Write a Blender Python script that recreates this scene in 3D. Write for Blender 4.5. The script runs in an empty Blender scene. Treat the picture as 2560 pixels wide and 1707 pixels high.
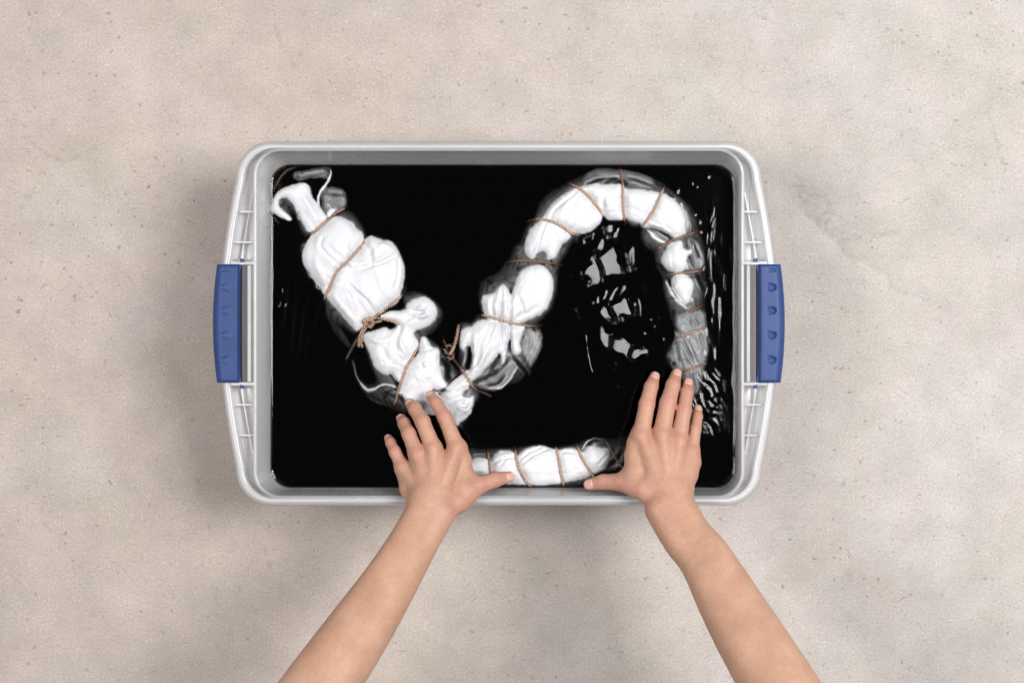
import bpy, math, random
import numpy as np
from mathutils import Vector

# ------------------------------------------------------------------ camera, world, lamps, exposure
sc = bpy.context.scene
CAM_H = 1.90            # lens above the floor
RIM = 0.20              # top of the tub
S = 0.0005              # metres per photo pixel at the height of the rim
ZL = 0.148              # level of the dye
cam_d = bpy.data.cameras.new("camera"); cam = bpy.data.objects.new("camera", cam_d)
sc.collection.objects.link(cam)
cam.location = (0, 0, CAM_H); cam.rotation_euler = (0, 0, 0)
cam_d.sensor_width = 36.0
cam_d.lens = 36.0 * (CAM_H - RIM) / (2560 * S)
cam_d.clip_start = 0.05; cam_d.clip_end = 100
sc.camera = cam
w = bpy.data.worlds.new("World"); sc.world = w; w.use_nodes = True
w.node_tree.nodes["Background"].inputs[0].default_value = (0.9, 0.95, 1.0, 1)
w.node_tree.nodes["Background"].inputs[1].default_value = 0.13

def softbox(name, loc, target, sx, sy, power, col):
    d = bpy.data.lights.new(name, 'AREA'); d.shape = 'RECTANGLE'; d.size = sx; d.size_y = sy
    d.energy = power; d.color = col
    o = bpy.data.objects.new(name, d); sc.collection.objects.link(o)
    o.location = loc
    o.rotation_euler = (Vector(target) - Vector(loc)).to_track_quat('-Z', 'Y').to_euler()
    return o
softbox("key_softbox", (1.33, 0.32, 2.38), (0, 0, 0.1), 0.95, 1.15, 77, (1.0, 0.99, 0.985))
softbox("fill_softbox", (-1.62, 0.05, 2.75), (0, 0, 0.1), 0.95, 1.3, 52, (1.0, 0.975, 0.965))
vs = sc.view_settings
vs.view_transform = 'Standard'; vs.look = 'None'; vs.exposure = 0.0; vs.gamma = 1.0
sc.cycles.transparent_max_bounces = 24
sc.cycles.max_bounces = 8

# ------------------------------------------------------------------ helpers
def P(px, py, z):
    """a point of the place at height z that stands at pixel (px, py) of the photograph"""
    k = S * (CAM_H - z) / (CAM_H - RIM)
    return ((px - 1280) * k, (853.5 - py) * k, z)
def PA(px, py, z):
    k = S * (CAM_H - z) / (CAM_H - RIM)
    return np.stack([(px - 1280) * k, (853.5 - py) * k, z + 0 * px], -1)
CR = {'F': (0, 0, 1.0), 'D': (0, 0, 1.0884), 'C1': (500, 330, 1/3.92), 'C2': (700, 700, 1/3.92), 'C3': (1200, 380, 1/3.92),
      'C4': (1100, 700, 1/3.92), 'C6': (900, 930, 0.287), 'C7': (1400, 880, 0.287), 'CB': (1100, 1080, 1/3.92),
      'E': (1640, 780, 0.2041), 'G': (1640, 480, 0.1913)}
def T(c, pts):
    ox, oy, k = CR[c]
    return [(ox + u * k, oy + v * k) for u, v in pts]

def mesh_obj(name, verts, faces, mat, parent=None, smooth=True, attrs=None):
    verts = np.asarray(verts, dtype=np.float32)
    me = bpy.data.meshes.new(name)
    if isinstance(faces, np.ndarray):
        n = faces.shape[1]
        me.vertices.add(len(verts)); me.vertices.foreach_set("co", verts.ravel())
        me.loops.add(faces.size); me.loops.foreach_set("vertex_index", faces.astype(np.int32).ravel())
        me.polygons.add(len(faces)); me.polygons.foreach_set("loop_start", np.arange(0, faces.size, n, dtype=np.int32))
        me.update(calc_edges=True)
    else:
        me.from_pydata([tuple(map(float, v)) for v in verts], [], faces)
    me.polygons.foreach_set("use_smooth", np.full(len(me.polygons), smooth, dtype=bool))
    if attrs:
        for k, a in attrs.items():
            at = me.attributes.new(k, 'FLOAT', 'POINT'); at.data.foreach_set("value", np.asarray(a, dtype=np.float32))
    me.update(); me.validate()
    if mat: me.materials.append(mat)
    o = bpy.data.objects.new(name, me); sc.collection.objects.link(o)
    if parent: o.parent = parent
    return o
def empty(name, loc=(0, 0, 0)):
    o = bpy.data.objects.new(name, None); sc.collection.objects.link(o); o.location = loc
    return o
def tag(o, label=None, cat=None, group=None, kind=None):
    if label: o["label"] = label
    if cat: o["category"] = cat
    if group: o["group"] = group
    if kind: o["kind"] = kind
    return o

def vnoise(x, y, seed=0):
    """smooth value noise, about -1..1"""
    rng = np.random.RandomState(seed); tab = rng.rand(256, 256) * 2 - 1
    xi = np.floor(x).astype(int); yi = np.floor(y).astype(int)
    fx = x - xi; fy = y - yi
    fx = fx * fx * fx * (fx * (fx * 6 - 15) + 10); fy = fy * fy * fy * (fy * (fy * 6 - 15) + 10)
    a = tab[xi % 256, yi % 256]; b = tab[(xi + 1) % 256, yi % 256]
    c = tab[xi % 256, (yi + 1) % 256]; d = tab[(xi + 1) % 256, (yi + 1) % 256]
    return (a * (1 - fx) + b * fx) * (1 - fy) + (c * (1 - fx) + d * fx) * fy
def fbm(x, y, seed=0, n=3):
    r = 0; a = 1; t = 0
    for i in range(n):
        r = r + a * vnoise(x * 2**i + 17.3 * i, y * 2**i + 5.1 * i, seed + i); t += a; a *= 0.5
    return r / t
def sstep(a, b, x):
    t = np.clip((x - a) / (b - a), 0, 1); return t * t * (3 - 2 * t)
def seg_dist(X, Y, pts, closed=False):
    """distance to a polyline, and position along it in pixels, and the side"""
    best = np.full(X.shape, 1e9); s = np.zeros(X.shape); side = np.zeros(X.shape); L = 0
    n = len(pts)
    for i in range(n if closed else n - 1):
        ax, ay = pts[i]; bx, by = pts[(i + 1) % n]
        dx, dy = bx - ax, by - ay; l2 = dx * dx + dy * dy + 1e-9; l = math.sqrt(l2)
        t = np.clip(((X - ax) * dx + (Y - ay) * dy) / l2, 0, 1)
        ex = X - ax - t * dx; ey = Y - ay - t * dy; d = np.hypot(ex, ey)
        m = d < best
        best = np.where(m, d, best)
        if not closed:
            s = np.where(m, L + t * l, s); side = np.where(m, (dx * ey - dy * ex) / l, side)
        L += l
    return best, s, side, L
def poly_sd(X, Y, pts):
    """signed distance to a polygon, positive inside"""
    d = seg_dist(X, Y, pts, True)[0]
    ins = np.zeros(X.shape, bool); n = len(pts)
    for i in range(n):
        ax, ay = pts[i]; bx, by = pts[(i + 1) % n]
        if ay == by: continue
        c = ((ay > Y) != (by > Y)) & (X < (bx - ax) * (Y - ay) / (by - ay) + ax)
        ins ^= c
    return np.where(ins, d, -d)
def smooth_poly(pts, it=2):
    for _ in range(it):
        q = []
        for i in range(len(pts)):
            a = pts[i]; b = pts[(i + 1) % len(pts)]
            q.append((a[0] * .75 + b[0] * .25, a[1] * .75 + b[1] * .25)); q.append((a[0] * .25 + b[0] * .75, a[1] * .25 + b[1] * .75))
        pts = q
    return pts
def smooth_line(pts, step=2.0):
    """Catmull-Rom through the points, resampled evenly"""
    p = [np.array(q, float) for q in pts]
    p = [2 * p[0] - p[1]] + p + [2 * p[-1] - p[-2]]
    out = []
    for i in range(1, len(p) - 2):
        a, b, c, d = p[i - 1], p[i], p[i + 1], p[i + 2]
        n = max(2, int(np.linalg.norm(c - b) / step))
        for k in range(n):
            t = k / n
            out.append(0.5 * ((2 * b) + (-a + c) * t + (2 * a - 5 * b + 4 * c - d) * t * t + (-a + 3 * b - 3 * c + d) * t**3))
    out.append(p[-2])
    return np.array(out)
def blur(a, sig):
    if sig <= 0: return a
    r = int(3 * sig) + 1; k = np.exp(-0.5 * (np.arange(-r, r + 1) / sig)**2); k /= k.sum()
    b = np.pad(a, r, mode='edge')
    b = sum(k[i] * b[i:i + a.shape[0], :] for i in range(2 * r + 1))
    return sum(k[i] * b[:, i:i + a.shape[1]] for i in range(2 * r + 1))

# ------------------------------------------------------------------ materials
def new_mat(name):
    m = bpy.data.materials.new(name); m.use_nodes = True
    nt = m.node_tree; nt.nodes.clear()
    out = nt.nodes.new('ShaderNodeOutputMaterial')
    return m, nt, out
class N:
    def __init__(s, nt): s.nt = nt
    def __call__(s, typ, inputs=None, **kw):
        n = s.nt.nodes.new(typ)
        for k, v in kw.items(): setattr(n, k, v)
        for k, v in (inputs or {}).items():
            if isinstance(v, bpy.types.NodeSocket): s.nt.links.new(v, n.inputs[k])
            else: n.inputs[k].default_value = v
        return n
def ramp(n, fac, stops):
    r = n('ShaderNodeValToRGB', {0: fac}); e = r.color_ramp.elements
    while len(e) < len(stops): e.new(0.5)
    for i, (p, c) in enumerate(stops):
        e[i].position = p; e[i].color = (*c, 1) if len(c) == 3 else c
    return r.outputs[0]
def g3(v): return (v, v, v)

def concrete_mat():
    m, nt, out = new_mat("concrete"); n = N(nt)
    co = n('ShaderNodeTexCoord').outputs['Object']
    big = n('ShaderNodeTexNoise', {'Vector': co, 'Scale': 1.6, 'Detail': 4.0, 'Roughness': 0.6}).outputs[0]
    mid = n('ShaderNodeTexNoise', {'Vector': co, 'Scale': 16.0, 'Detail': 6.0, 'Roughness': 0.65}).outputs[0]
    hue = n('ShaderNodeTexNoise', {'Vector': co, 'Scale': 4.5, 'Detail': 3.0, 'Roughness': 0.6, 'Distortion': 0.4}).outputs[0]
    fine = n('ShaderNodeTexNoise', {'Vector': co, 'Scale': 330.0, 'Detail': 3.0, 'Roughness': 0.7}).outputs[0]
    c1 = ramp(n, hue, [(0.30, (0.545, 0.474, 0.412)), (0.5, (0.570, 0.486, 0.434)), (0.70, (0.590, 0.504, 0.470))])
    # broad and middle mottling
    bm = n('ShaderNodeMapRange', {0: big, 1: 0.3, 2: 0.7, 3: 0.93, 4: 1.05}).outputs[0]
    mm = n('ShaderNodeMapRange', {0: mid, 1: 0.3, 2: 0.7, 3: 0.88, 4: 1.07}).outputs[0]
    fm = n('ShaderNodeMapRange', {0: fine, 1: 0.3, 2: 0.7, 3: 0.83, 4: 1.15}).outputs[0]
    v = n('ShaderNodeMath', {0: bm, 1: mm}, operation='MULTIPLY').outputs[0]
    v = n('ShaderNodeMath', {0: v, 1: fm}, operation='MULTIPLY').outputs[0]
    # pits: small dark pores whose density changes from place to place
    def pits(scale, thr, dens, seed):
        dist = n('ShaderNodeTexNoise', {'Vector': co, 'Scale': scale * 1.7, 'Detail': 2.0}).outputs['Color']
        vec = n('ShaderNodeMixRGB', {0: 0.014 * 60 / scale, 1: co, 2: dist}, blend_type='ADD').outputs[0]
        vo = n('ShaderNodeTexVoronoi', {'Vector': vec, 'Scale': scale})
        sep = n('ShaderNodeSeparateColor', {0: vo.outputs['Color']})
        pick = n('ShaderNodeMath', {0: sep.outputs[0], 1: dens}, operation='LESS_THAN').outputs[0]
        size = n('ShaderNodeMath', {0: sep.outputs[1], 1: thr}, operation='MULTIPLY').outputs[0]
        hit = n('ShaderNodeMapRange', {0: vo.outputs['Distance'], 1: size, 2: n('ShaderNodeMath', {0: size, 1: 0.55}, operation='MULTIPLY').outputs[0], 3: 0.0, 4: 1.0}).outputs[0]
        return n('ShaderNodeMath', {0: hit, 1: pick}, operation='MULTIPLY').outputs[0]
    p1 = pits(38.0, 0.15, 0.45, 1); p2 = pits(95.0, 0.30, 0.34, 2)
    area = n('ShaderNodeMapRange', {0: n('ShaderNodeTexNoise', {'Vector': co, 'Scale': 3.3, 'Detail': 3.0}).outputs[0], 1: 0.38, 2: 0.62, 3: 0.35, 4: 1.0}).outputs[0]
    pit = n('ShaderNodeMath', {0: p1, 1: p2}, operation='MAXIMUM').outputs[0]
    pit = n('ShaderNodeMath', {0: pit, 1: area}, operation='MULTIPLY').outputs[0]
    # hair scratches in two directions
    def scratch(rot, sx, sy, thr):
        wc_ = n('ShaderNodeMixRGB', {0: 0.05, 1: co, 2: n('ShaderNodeTexNoise', {'Vector': co, 'Scale': 22.0, 'Detail': 2.0}).outputs['Color']}, blend_type='ADD').outputs[0]
        mp = n('ShaderNodeMapping', {'Vector': wc_, 'Rotation': (0, 0, rot), 'Scale': (sx, sy, 1)}).outputs[0]
        ns = n('ShaderNodeTexNoise', {'Vector': mp, 'Scale': 1.0, 'Detail': 2.0, 'Roughness': 0.6}).outputs[0]
        return n('ShaderNodeMapRange', {0: ns, 1: thr, 2: thr + 0.05, 3: 0.0, 4: 1.0}).outputs[0]
    s1 = scratch(0.35, 70, 330, 0.66); s2 = scratch(1.45, 80, 330, 0.665)
    scr = n('ShaderNodeMath', {0: s1, 1: s2}, operation='MAXIMUM').outputs[0]
    dark = n('ShaderNodeMath', {0: n('ShaderNodeMath', {0: pit, 1: 0.55}, operation='MULTIPLY').outputs[0],
                                1: n('ShaderNodeMath', {0: scr, 1: 0.30}, operation='MULTIPLY').outputs[0]}, operation='MAXIMUM').outputs[0]
    fk = n('ShaderNodeTexNoise', {'Vector': co, 'Scale': 95.0, 'Detail': 6.0, 'Roughness': 0.75}).outputs[0]
    fleck = n('ShaderNodeMapRange', {0: fk, 1: 0.655, 2: 0.72, 3: 0.0, 4: 0.55}).outputs[0]
    dark = n('ShaderNodeMath', {0: dark, 1: fleck}, operation='MAXIMUM').outputs[0]
    # pale specks
    vo = n('ShaderNodeTexVoronoi', {'Vector': co, 'Scale': 190.0})
    sp = n('ShaderNodeMath', {0: n('ShaderNodeMapRange', {0: vo.outputs['Distance'], 1: 0.25, 2: 0.12, 3: 0.0, 4: 1.0}).outputs[0],
                              1: n('ShaderNodeMath', {0: n('ShaderNodeSeparateColor', {0: vo.outputs['Color']}).outputs[2], 1: 0.14}, operation='LESS_THAN').outputs[0]}, operation='MULTIPLY').outputs[0]
    # a stained dent and the faint ridge that runs away from it (a real mark on this slab)
    stain = n('ShaderNodeAttribute', attribute_name='stain').outputs['Fac']
    stain = n('ShaderNodeMath', {0: stain, 1: n('ShaderNodeMapRange', {0: n('ShaderNodeTexNoise', {'Vector': co, 'Scale': 130.0, 'Detail': 4.0, 'Roughness': 0.7}).outputs[0], 1: 0.35, 2: 0.65, 3: 0.3, 4: 1.7}).outputs[0]}, operation='MULTIPLY').outputs[0]
    v = n('ShaderNodeMath', {0: v, 1: n('ShaderNodeMapRange', {0: stain, 1: -1.0, 2: 1.0, 3: 1.12, 4: 0.72}).outputs[0]}, operation='MULTIPLY').outputs[0]
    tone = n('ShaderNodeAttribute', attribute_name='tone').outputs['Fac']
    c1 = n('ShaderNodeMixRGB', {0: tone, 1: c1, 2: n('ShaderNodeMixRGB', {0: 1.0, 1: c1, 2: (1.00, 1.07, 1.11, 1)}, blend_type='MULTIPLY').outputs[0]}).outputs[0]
    col = n('ShaderNodeVectorMath', {0: c1, 3: v}, operation='SCALE').outputs[0]
    col = n('ShaderNodeMixRGB', {0: dark, 1: col, 2: (0.16, 0.125, 0.10, 1)}).outputs[0]
    col = n('ShaderNodeMixRGB', {0: n('ShaderNodeMath', {0: sp, 1: 0.35}, operation='MULTIPLY').outputs[0], 1: col, 2: (0.82, 0.78, 0.70, 1)}).outputs[0]
    hgt = n('ShaderNodeMath', {0: fine, 1: n('ShaderNodeMath', {0: dark, 1: -2.2}, operation='MULTIPLY').outputs[0]}, operation='ADD').outputs[0]
    bp = n('ShaderNodeBump', {'Height': hgt, 'Strength': 0.35, 'Distance': 0.0008}).outputs[0]
    b = n('ShaderNodeBsdfPrincipled', {'Base Color': col, 'Roughness': 0.72, 'Normal': bp, 'Specular IOR Level': 0.25})
    nt.links.new(b.outputs[0], out.inputs[0]); return m

def plastic_mat():
    m, nt, out = new_mat("milky_plastic"); n = N(nt)
    co = n('ShaderNodeTexCoord').outputs['Object']
    ns = n('ShaderNodeTexNoise', {'Vector': co, 'Scale': 9.0, 'Detail': 4.0, 'Roughness': 0.6}).outputs[0]
    fn = n('ShaderNodeTexNoise', {'Vector': co, 'Scale': 120.0, 'Detail': 3.0}).outputs[0]
    rough = n('ShaderNodeMapRange', {0: ns, 1: 0.3, 2: 0.7, 3: 0.14, 4: 0.34}).outputs[0]
    sc1 = n('ShaderNodeTexNoise', {'Vector': n('ShaderNodeMapping', {'Vector': co, 'Rotation': (0.3, 0.2, 0.5), 'Scale': (30, 260, 60)}).outputs[0], 'Scale': 1.0, 'Detail': 3.0}).outputs[0]
    scf = n('ShaderNodeMapRange', {0: sc1, 1: 0.66, 2: 0.74, 3: 0.0, 4: 0.35}).outputs[0]
    cl = n('ShaderNodeMapRange', {0: ns, 1: 0.35, 2: 0.65, 3: 0.0, 4: 1.0}).outputs[0]
    pcol = n('ShaderNodeMixRGB', {0: cl, 1: (0.93, 0.95, 0.965, 1), 2: (0.96, 0.97, 0.98, 1)}).outputs[0]
    pcol = n('ShaderNodeMixRGB', {0: scf, 1: pcol, 2: (1.0, 1.0, 1.0, 1)}).outputs[0]
    bp = n('ShaderNodeBump', {'Height': fn, 'Strength': 0.12, 'Distance': 0.0006}).outputs[0]
    b = n('ShaderNodeBsdfPrincipled', {'Base Color': pcol, 'Roughness': rough, 'IOR': 1.5, 'Normal': bp})
    tl = n('ShaderNodeBsdfTranslucent', {'Color': (0.98, 0.98, 0.985, 1)})
    tr = n('ShaderNodeBsdfTransparent', {'Color': (0.99, 0.992, 0.997, 1)})
    m1 = n('ShaderNodeMixShader', {0: 0.32, 1: b.outputs[0], 2: tl.outputs[0]})
    m2 = n('ShaderNodeMixShader', {0: n('ShaderNodeMath', {0: 0.46, 1: n('ShaderNodeMath', {0: scf, 1: 0.3}, operation='MULTIPLY').outputs[0]}, operation='SUBTRACT').outputs[0], 1: m1.outputs[0], 2: tr.outputs[0]})
    gl = n('ShaderNodeBsdfGlossy', {'Roughness': rough, 'Normal': bp})
    fr = n('ShaderNodeFresnel', {'IOR': 1.45})
    m3 = n('ShaderNodeMixShader', {0: fr.outputs[0], 1: m2.outputs[0], 2: gl.outputs[0]})
    nt.links.new(m3.outputs[0], out.inputs[0]); return m

def blue_mat():
    m, nt, out = new_mat("blue_plastic"); n = N(nt)
    co = n('ShaderNodeTexCoord').outputs['Object']
    ns = n('ShaderNodeTexNoise', {'Vector': co, 'Scale': 25.0, 'Detail': 5.0}).outputs[0]
    fn = n('ShaderNodeTexNoise', {'Vector': co, 'Scale': 900.0, 'Detail': 2.0}).outputs[0]
    col = ramp(n, ns, [(0.3, (0.020, 0.050, 0.170)), (0.7, (0.028, 0.060, 0.195))])
    bp = n('ShaderNodeBump', {'Height': fn, 'Strength': 0.10, 'Distance': 0.0004}).outputs[0]
    b = n('ShaderNodeBsdfPrincipled', {'Base Color': col, 'Roughness': 0.5, 'Specular IOR Level': 0.35, 'Normal': bp})
    nt.links.new(b.outputs[0], out.inputs[0]); return m

def dye_mat():
    m, nt, out = new_mat("black_dye"); n = N(nt)
    fr = n('ShaderNodeFresnel', {'IOR': 1.34})
    tr = n('ShaderNodeBsdfTransparent')
    gl = n('ShaderNodeBsdfGlossy', {'Roughness': 0.07})
    mx = n('ShaderNodeMixShader', {0: fr.outputs[0], 1: tr.outputs[0], 2: gl.outputs[0]})
    ab = n('ShaderNodeVolumeAbsorption', {'Color': (0.02, 0.015, 0.0, 1), 'Density': 240.0})
    nt.links.new(mx.outputs[0], out.inputs[0]); nt.links.new(ab.outputs[0], out.inputs[1])
    return m

def cloth_mat():
    m, nt, out = new_mat("cotton_cloth"); n = N(nt)
    co = n('ShaderNodeTexCoord').outputs['Object']
    wet = n('ShaderNodeAttribute', attribute_name='wet').outputs['Fac']
    ns = n('ShaderNodeTexNoise', {'Vector': co, 'Scale': 60.0, 'Detail': 5.0, 'Roughness': 0.65}).outputs[0]
    wv = n('ShaderNodeTexNoise', {'Vector': co, 'Scale': 900.0, 'Detail': 2.0}).outputs[0]
    grey = ramp(n, ns, [(0.3, (0.13, 0.133, 0.138)), (0.7, (0.25, 0.253, 0.258))])
    white = ramp(n, ns, [(0.3, (0.635, 0.635, 0.665)), (0.6, (0.695, 0.695, 0.715))])
    col = n('ShaderNodeMixRGB', {0: wet, 1: white, 2: grey}).outputs[0]
    bp = n('ShaderNodeBump', {'Height': wv, 'Strength': 0.35, 'Distance': 0.0004}).outputs[0]
    rough = n('ShaderNodeMapRange', {0: wet, 1: 0.0, 2: 1.0, 3: 0.75, 4: 0.38}).outputs[0]
    b = n('ShaderNodeBsdfPrincipled', {'Base Color': col, 'Roughness': rough, 'Normal': bp, 'Sheen Weight': 0.15,
                                       'Subsurface Weight': 0.0})
    nt.links.new(b.outputs[0], out.inputs[0]); return m

def twine_mat():
    m, nt, out = new_mat("jute_twine"); n = N(nt)
    co = n('ShaderNodeTexCoord').outputs['Object']
    damp = n('ShaderNodeAttribute', attribute_name='wet').outputs['Fac']
    ns = n('ShaderNodeTexNoise', {'Vector': co, 'Scale': 420.0, 'Detail': 3.0, 'Roughness': 0.7}).outputs[0]
    dry = ramp(n, ns, [(0.3, (0.27, 0.170, 0.118)), (0.7, (0.56, 0.40, 0.30))])
    wetc = ramp(n, ns, [(0.3, (0.085, 0.047, 0.036)), (0.7, (0.25, 0.140, 0.105))])
    col = n('ShaderNodeMixRGB', {0: damp, 1: dry, 2: wetc}).outputs[0]
    bp = n('ShaderNodeBump', {'Height': ns, 'Strength': 0.6, 'Distance': 0.0005}).outputs[0]
    b = n('ShaderNodeBsdfPrincipled', {'Base Color': col, 'Roughness': n('ShaderNodeMapRange', {0: damp, 3: 0.8, 4: 0.4}).outputs[0], 'Normal': bp})
    nt.links.new(b.outputs[0], out.inputs[0]); return m

def skin_mat():
    m, nt, out = new_mat("skin"); n = N(nt)
    co = n('ShaderNodeTexCoord').outputs['Object']
    red = n('ShaderNodeAttribute', attribute_name='red').outputs['Fac']
    n1 = n('ShaderNodeTexNoise', {'Vector': co, 'Scale': 28.0, 'Detail': 5.0, 'Roughness': 0.6}).outputs[0]
    n2 = n('ShaderNodeTexNoise', {'Vector': co, 'Scale': 260.0, 'Detail': 3.0, 'Roughness': 0.6}).outputs[0]
    base = ramp(n, n1, [(0.3, (0.455, 0.258, 0.172)), (0.7, (0.560, 0.338, 0.236))])
    col = n('ShaderNodeMixRGB', {0: red, 1: base, 2: (0.49, 0.215, 0.170, 1)}).outputs[0]
    col = n('ShaderNodeVectorMath', {0: col, 3: n('ShaderNodeMapRange', {0: n2, 1: 0.3, 2: 0.7, 3: 0.93, 4: 1.05}).outputs[0]}, operation='SCALE').outputs[0]
    vo = n('ShaderNodeTexVoronoi', {'Vector': co, 'Scale': 55.0})
    sep = n('ShaderNodeSeparateColor', {0: vo.outputs['Color']})
    mole = n('ShaderNodeMath', {0: n('ShaderNodeMapRange', {0: vo.outputs['Distance'], 1: 0.055, 2: 0.03, 3: 0.0, 4: 0.55}).outputs[0],
                                1: n('ShaderNodeMath', {0: sep.outputs[0], 1: 0.10}, operation='LESS_THAN').outputs[0]}, operation='MULTIPLY').outputs[0]
    col = n('ShaderNodeMixRGB', {0: mole, 1: col, 2: (0.22, 0.10, 0.06, 1)}).outputs[0]
    vf = n('ShaderNodeTexVoronoi', {'Vector': co, 'Scale': 900.0}, feature='DISTANCE_TO_EDGE').outputs[0]
    hh = n('ShaderNodeMath', {0: n('ShaderNodeMath', {0: vf, 1: 0.5}, operation='MULTIPLY').outputs[0], 1: n2}, operation='ADD').outputs[0]
    bp = n('ShaderNodeBump', {'Height': hh, 'Strength': 0.22, 'Distance': 0.0007}).outputs[0]
    b = n('ShaderNodeBsdfPrincipled', {'Base Color': col, 'Roughness': 0.52, 'Normal': bp, 'Subsurface Weight': 0.22,
                                       'Subsurface Radius': (1.0, 0.35, 0.2), 'Subsurface Scale': 0.006, 'Specular IOR Level': 0.35})
    nt.links.new(b.outputs[0], out.inputs[0]); return m
def nail_mat():
    m, nt, out = new_mat("fingernail"); n = N(nt)
    tipf = n('ShaderNodeAttribute', attribute_name='tip').outputs['Fac']
    col = ramp(n, tipf, [(0.0, (0.72, 0.50, 0.42)), (0.15, (0.66, 0.37, 0.295)), (0.86, (0.66, 0.38, 0.30)), (1.0, (0.74, 0.60, 0.52))])
    b = n('ShaderNodeBsdfPrincipled', {'Base Color': col, 'Roughness': 0.3, 'Coat Weight': 0.2})
    nt.links.new(b.outputs[0], out.inputs[0]); return m

M_CONC = concrete_mat(); M_PLAS = plastic_mat(); M_BLUE = blue_mat(); M_DYE = dye_mat()
M_CLOTH = cloth_mat(); M_TWINE = twine_mat(); M_SKIN = skin_mat(); M_NAIL = nail_mat()

# ------------------------------------------------------------------ concrete floor
def build_floor():
    px = np.concatenate([[-9000, -3000], np.arange(-200, 2761, 6), [5600, 12000]])
    py = np.concatenate([[-9000, -3000], np.arange(-200, 1911, 6), [4800, 11000]])
    X, Y = np.meshgrid(px.astype(float), py.astype(float))
    st = np.zeros(X.shape)
    wx = X + 14 * vnoise(X / 40, Y / 40, 3); wy = Y + 14 * vnoise(X / 40, Y / 40, 4)
    d = seg_dist(wx, wy, [(1990, 470), (2050, 520), (2078, 575)])[0]
    st += 0.75 * np.exp(-(d / 26)**2) * (0.75 + 0.5 * vnoise(X / 14, Y / 14, 5))
    ln = [(2020, 540), (2085, 612), (2160, 665), (2235, 725), (2300, 752), (2420, 800)]
    d, s, side, L = seg_dist(wx, wy, ln)
    fade = np.clip(1 - s / L, 0, 1)**0.5
    st += np.where(side < 0, 0.55 * np.exp(-(d / 24)), -0.40 * np.exp(-(d / 40))) * fade * sstep(0, 12, d + 6)
    st += 0.55 * np.exp(-((X - 2122)**2 + (Y - 1442)**2) / 20**2) * (0.6 + vnoise(X / 7, Y / 7, 8))
    st += 0.22 * np.exp(-((X - 470)**2 / 120**2 + (Y - 520)**2 / 160**2)) * 0.5
    z = np.where(np.hypot(X - 1280, Y - 853) < 1e5, 0.0, 0.0) - 0.0010 * np.clip(st, 0, 1)
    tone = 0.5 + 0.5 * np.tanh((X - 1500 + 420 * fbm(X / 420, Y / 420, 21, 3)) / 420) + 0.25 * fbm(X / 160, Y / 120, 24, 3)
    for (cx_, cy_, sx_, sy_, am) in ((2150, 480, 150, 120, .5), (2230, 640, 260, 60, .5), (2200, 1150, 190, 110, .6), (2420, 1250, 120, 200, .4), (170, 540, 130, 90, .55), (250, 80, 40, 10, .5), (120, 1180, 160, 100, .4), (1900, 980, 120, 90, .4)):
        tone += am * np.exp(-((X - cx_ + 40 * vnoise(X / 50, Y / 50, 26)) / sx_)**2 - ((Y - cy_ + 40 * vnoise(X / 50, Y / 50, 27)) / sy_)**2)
    # hairline cracks and long scratches
    for pl in ([(60, 340), (120, 388), (165, 405), (200, 390)], [(48, 530), (70, 495), (78, 480)], [(105, 1255), (104, 1300), (125, 1325), (160, 1338)], [(665, 1370), (670, 1400), (678, 1420)], [(685, 60), (715, 130), (740, 170)], [(2100, 600), (2180, 590), (2260, 575)], [(1960, 1318), (2010, 1326)], [(2480, 300), (2510, 420), (2505, 500)]):
        d = seg_dist(X + 5 * vnoise(X / 20, Y / 20, 6), Y, pl)[0]; st += 0.8 * np.exp(-(d / 4.0)**2) * sstep(-0.5, 0.2, vnoise(X / 12, Y / 12, 7))
    V = PA(X.ravel(), Y.ravel(), z.ravel())
    ny, nx = X.shape; idx = np.arange(ny * nx).reshape(ny, nx)
    F = np.stack([idx[:-1, :-1], idx[1:, :-1], idx[1:, 1:], idx[:-1, 1:]], -1).reshape(-1, 4)
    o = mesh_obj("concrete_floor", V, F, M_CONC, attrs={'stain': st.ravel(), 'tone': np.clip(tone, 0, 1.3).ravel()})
    tag(o, "worn beige concrete floor under the plastic tub", kind="structure")
build_floor()

# ------------------------------------------------------------------ the tub
NS, NA, NL, NV = 22, 14, 14, 8
def ring_px(cx, cy, hx, hxs, hy, r, vy=150):
    q = []
    for i in range(NS): q.append(((hxs - r) * i / NS, hy))
    for i in range(NA):
        a = math.pi / 2 * i / NA; q.append((hxs - r + r * math.sin(a), hy - r + r * math.cos(a)))
    y0 = hy - r
    for i in range(NL):
        t = i / NL; f = t + 0.12 * math.sin(math.pi * t) * 0.6; q.append((hxs + (hx - hxs) * min(f, 1), y0 + (vy - y0) * t))
    for i in range(NV): q.append((hx, vy * (1 - i / NV)))
    q = np.array(q)
    # clockwise in picture: top middle -> right middle -> bottom -> left -> top
    tr = np.stack([cx + q[:, 0], cy - q[:, 1]], 1)
    rb = np.stack([cx + np.append(q[1:, 0], hx)[::-1], cy + np.append(q[1:, 1], 0)[::-1]], 1)
    rb = np.stack([cx + np.concatenate([[hx], q[::-1, 0]])[:-1], cy + np.concatenate([[0], q[::-1, 1]])[:-1]], 1)
    lb = np.stack([cx - q[:, 0], cy + q[:, 1]], 1)
    lt = np.stack([cx - np.concatenate([[hx], q[::-1, 0]])[:-1], cy - np.concatenate([[0], q[::-1, 1]])[:-1]], 1)
    return np.concatenate([tr, rb, lb, lt])
CX, CY = 1247.0, 808.5
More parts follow.
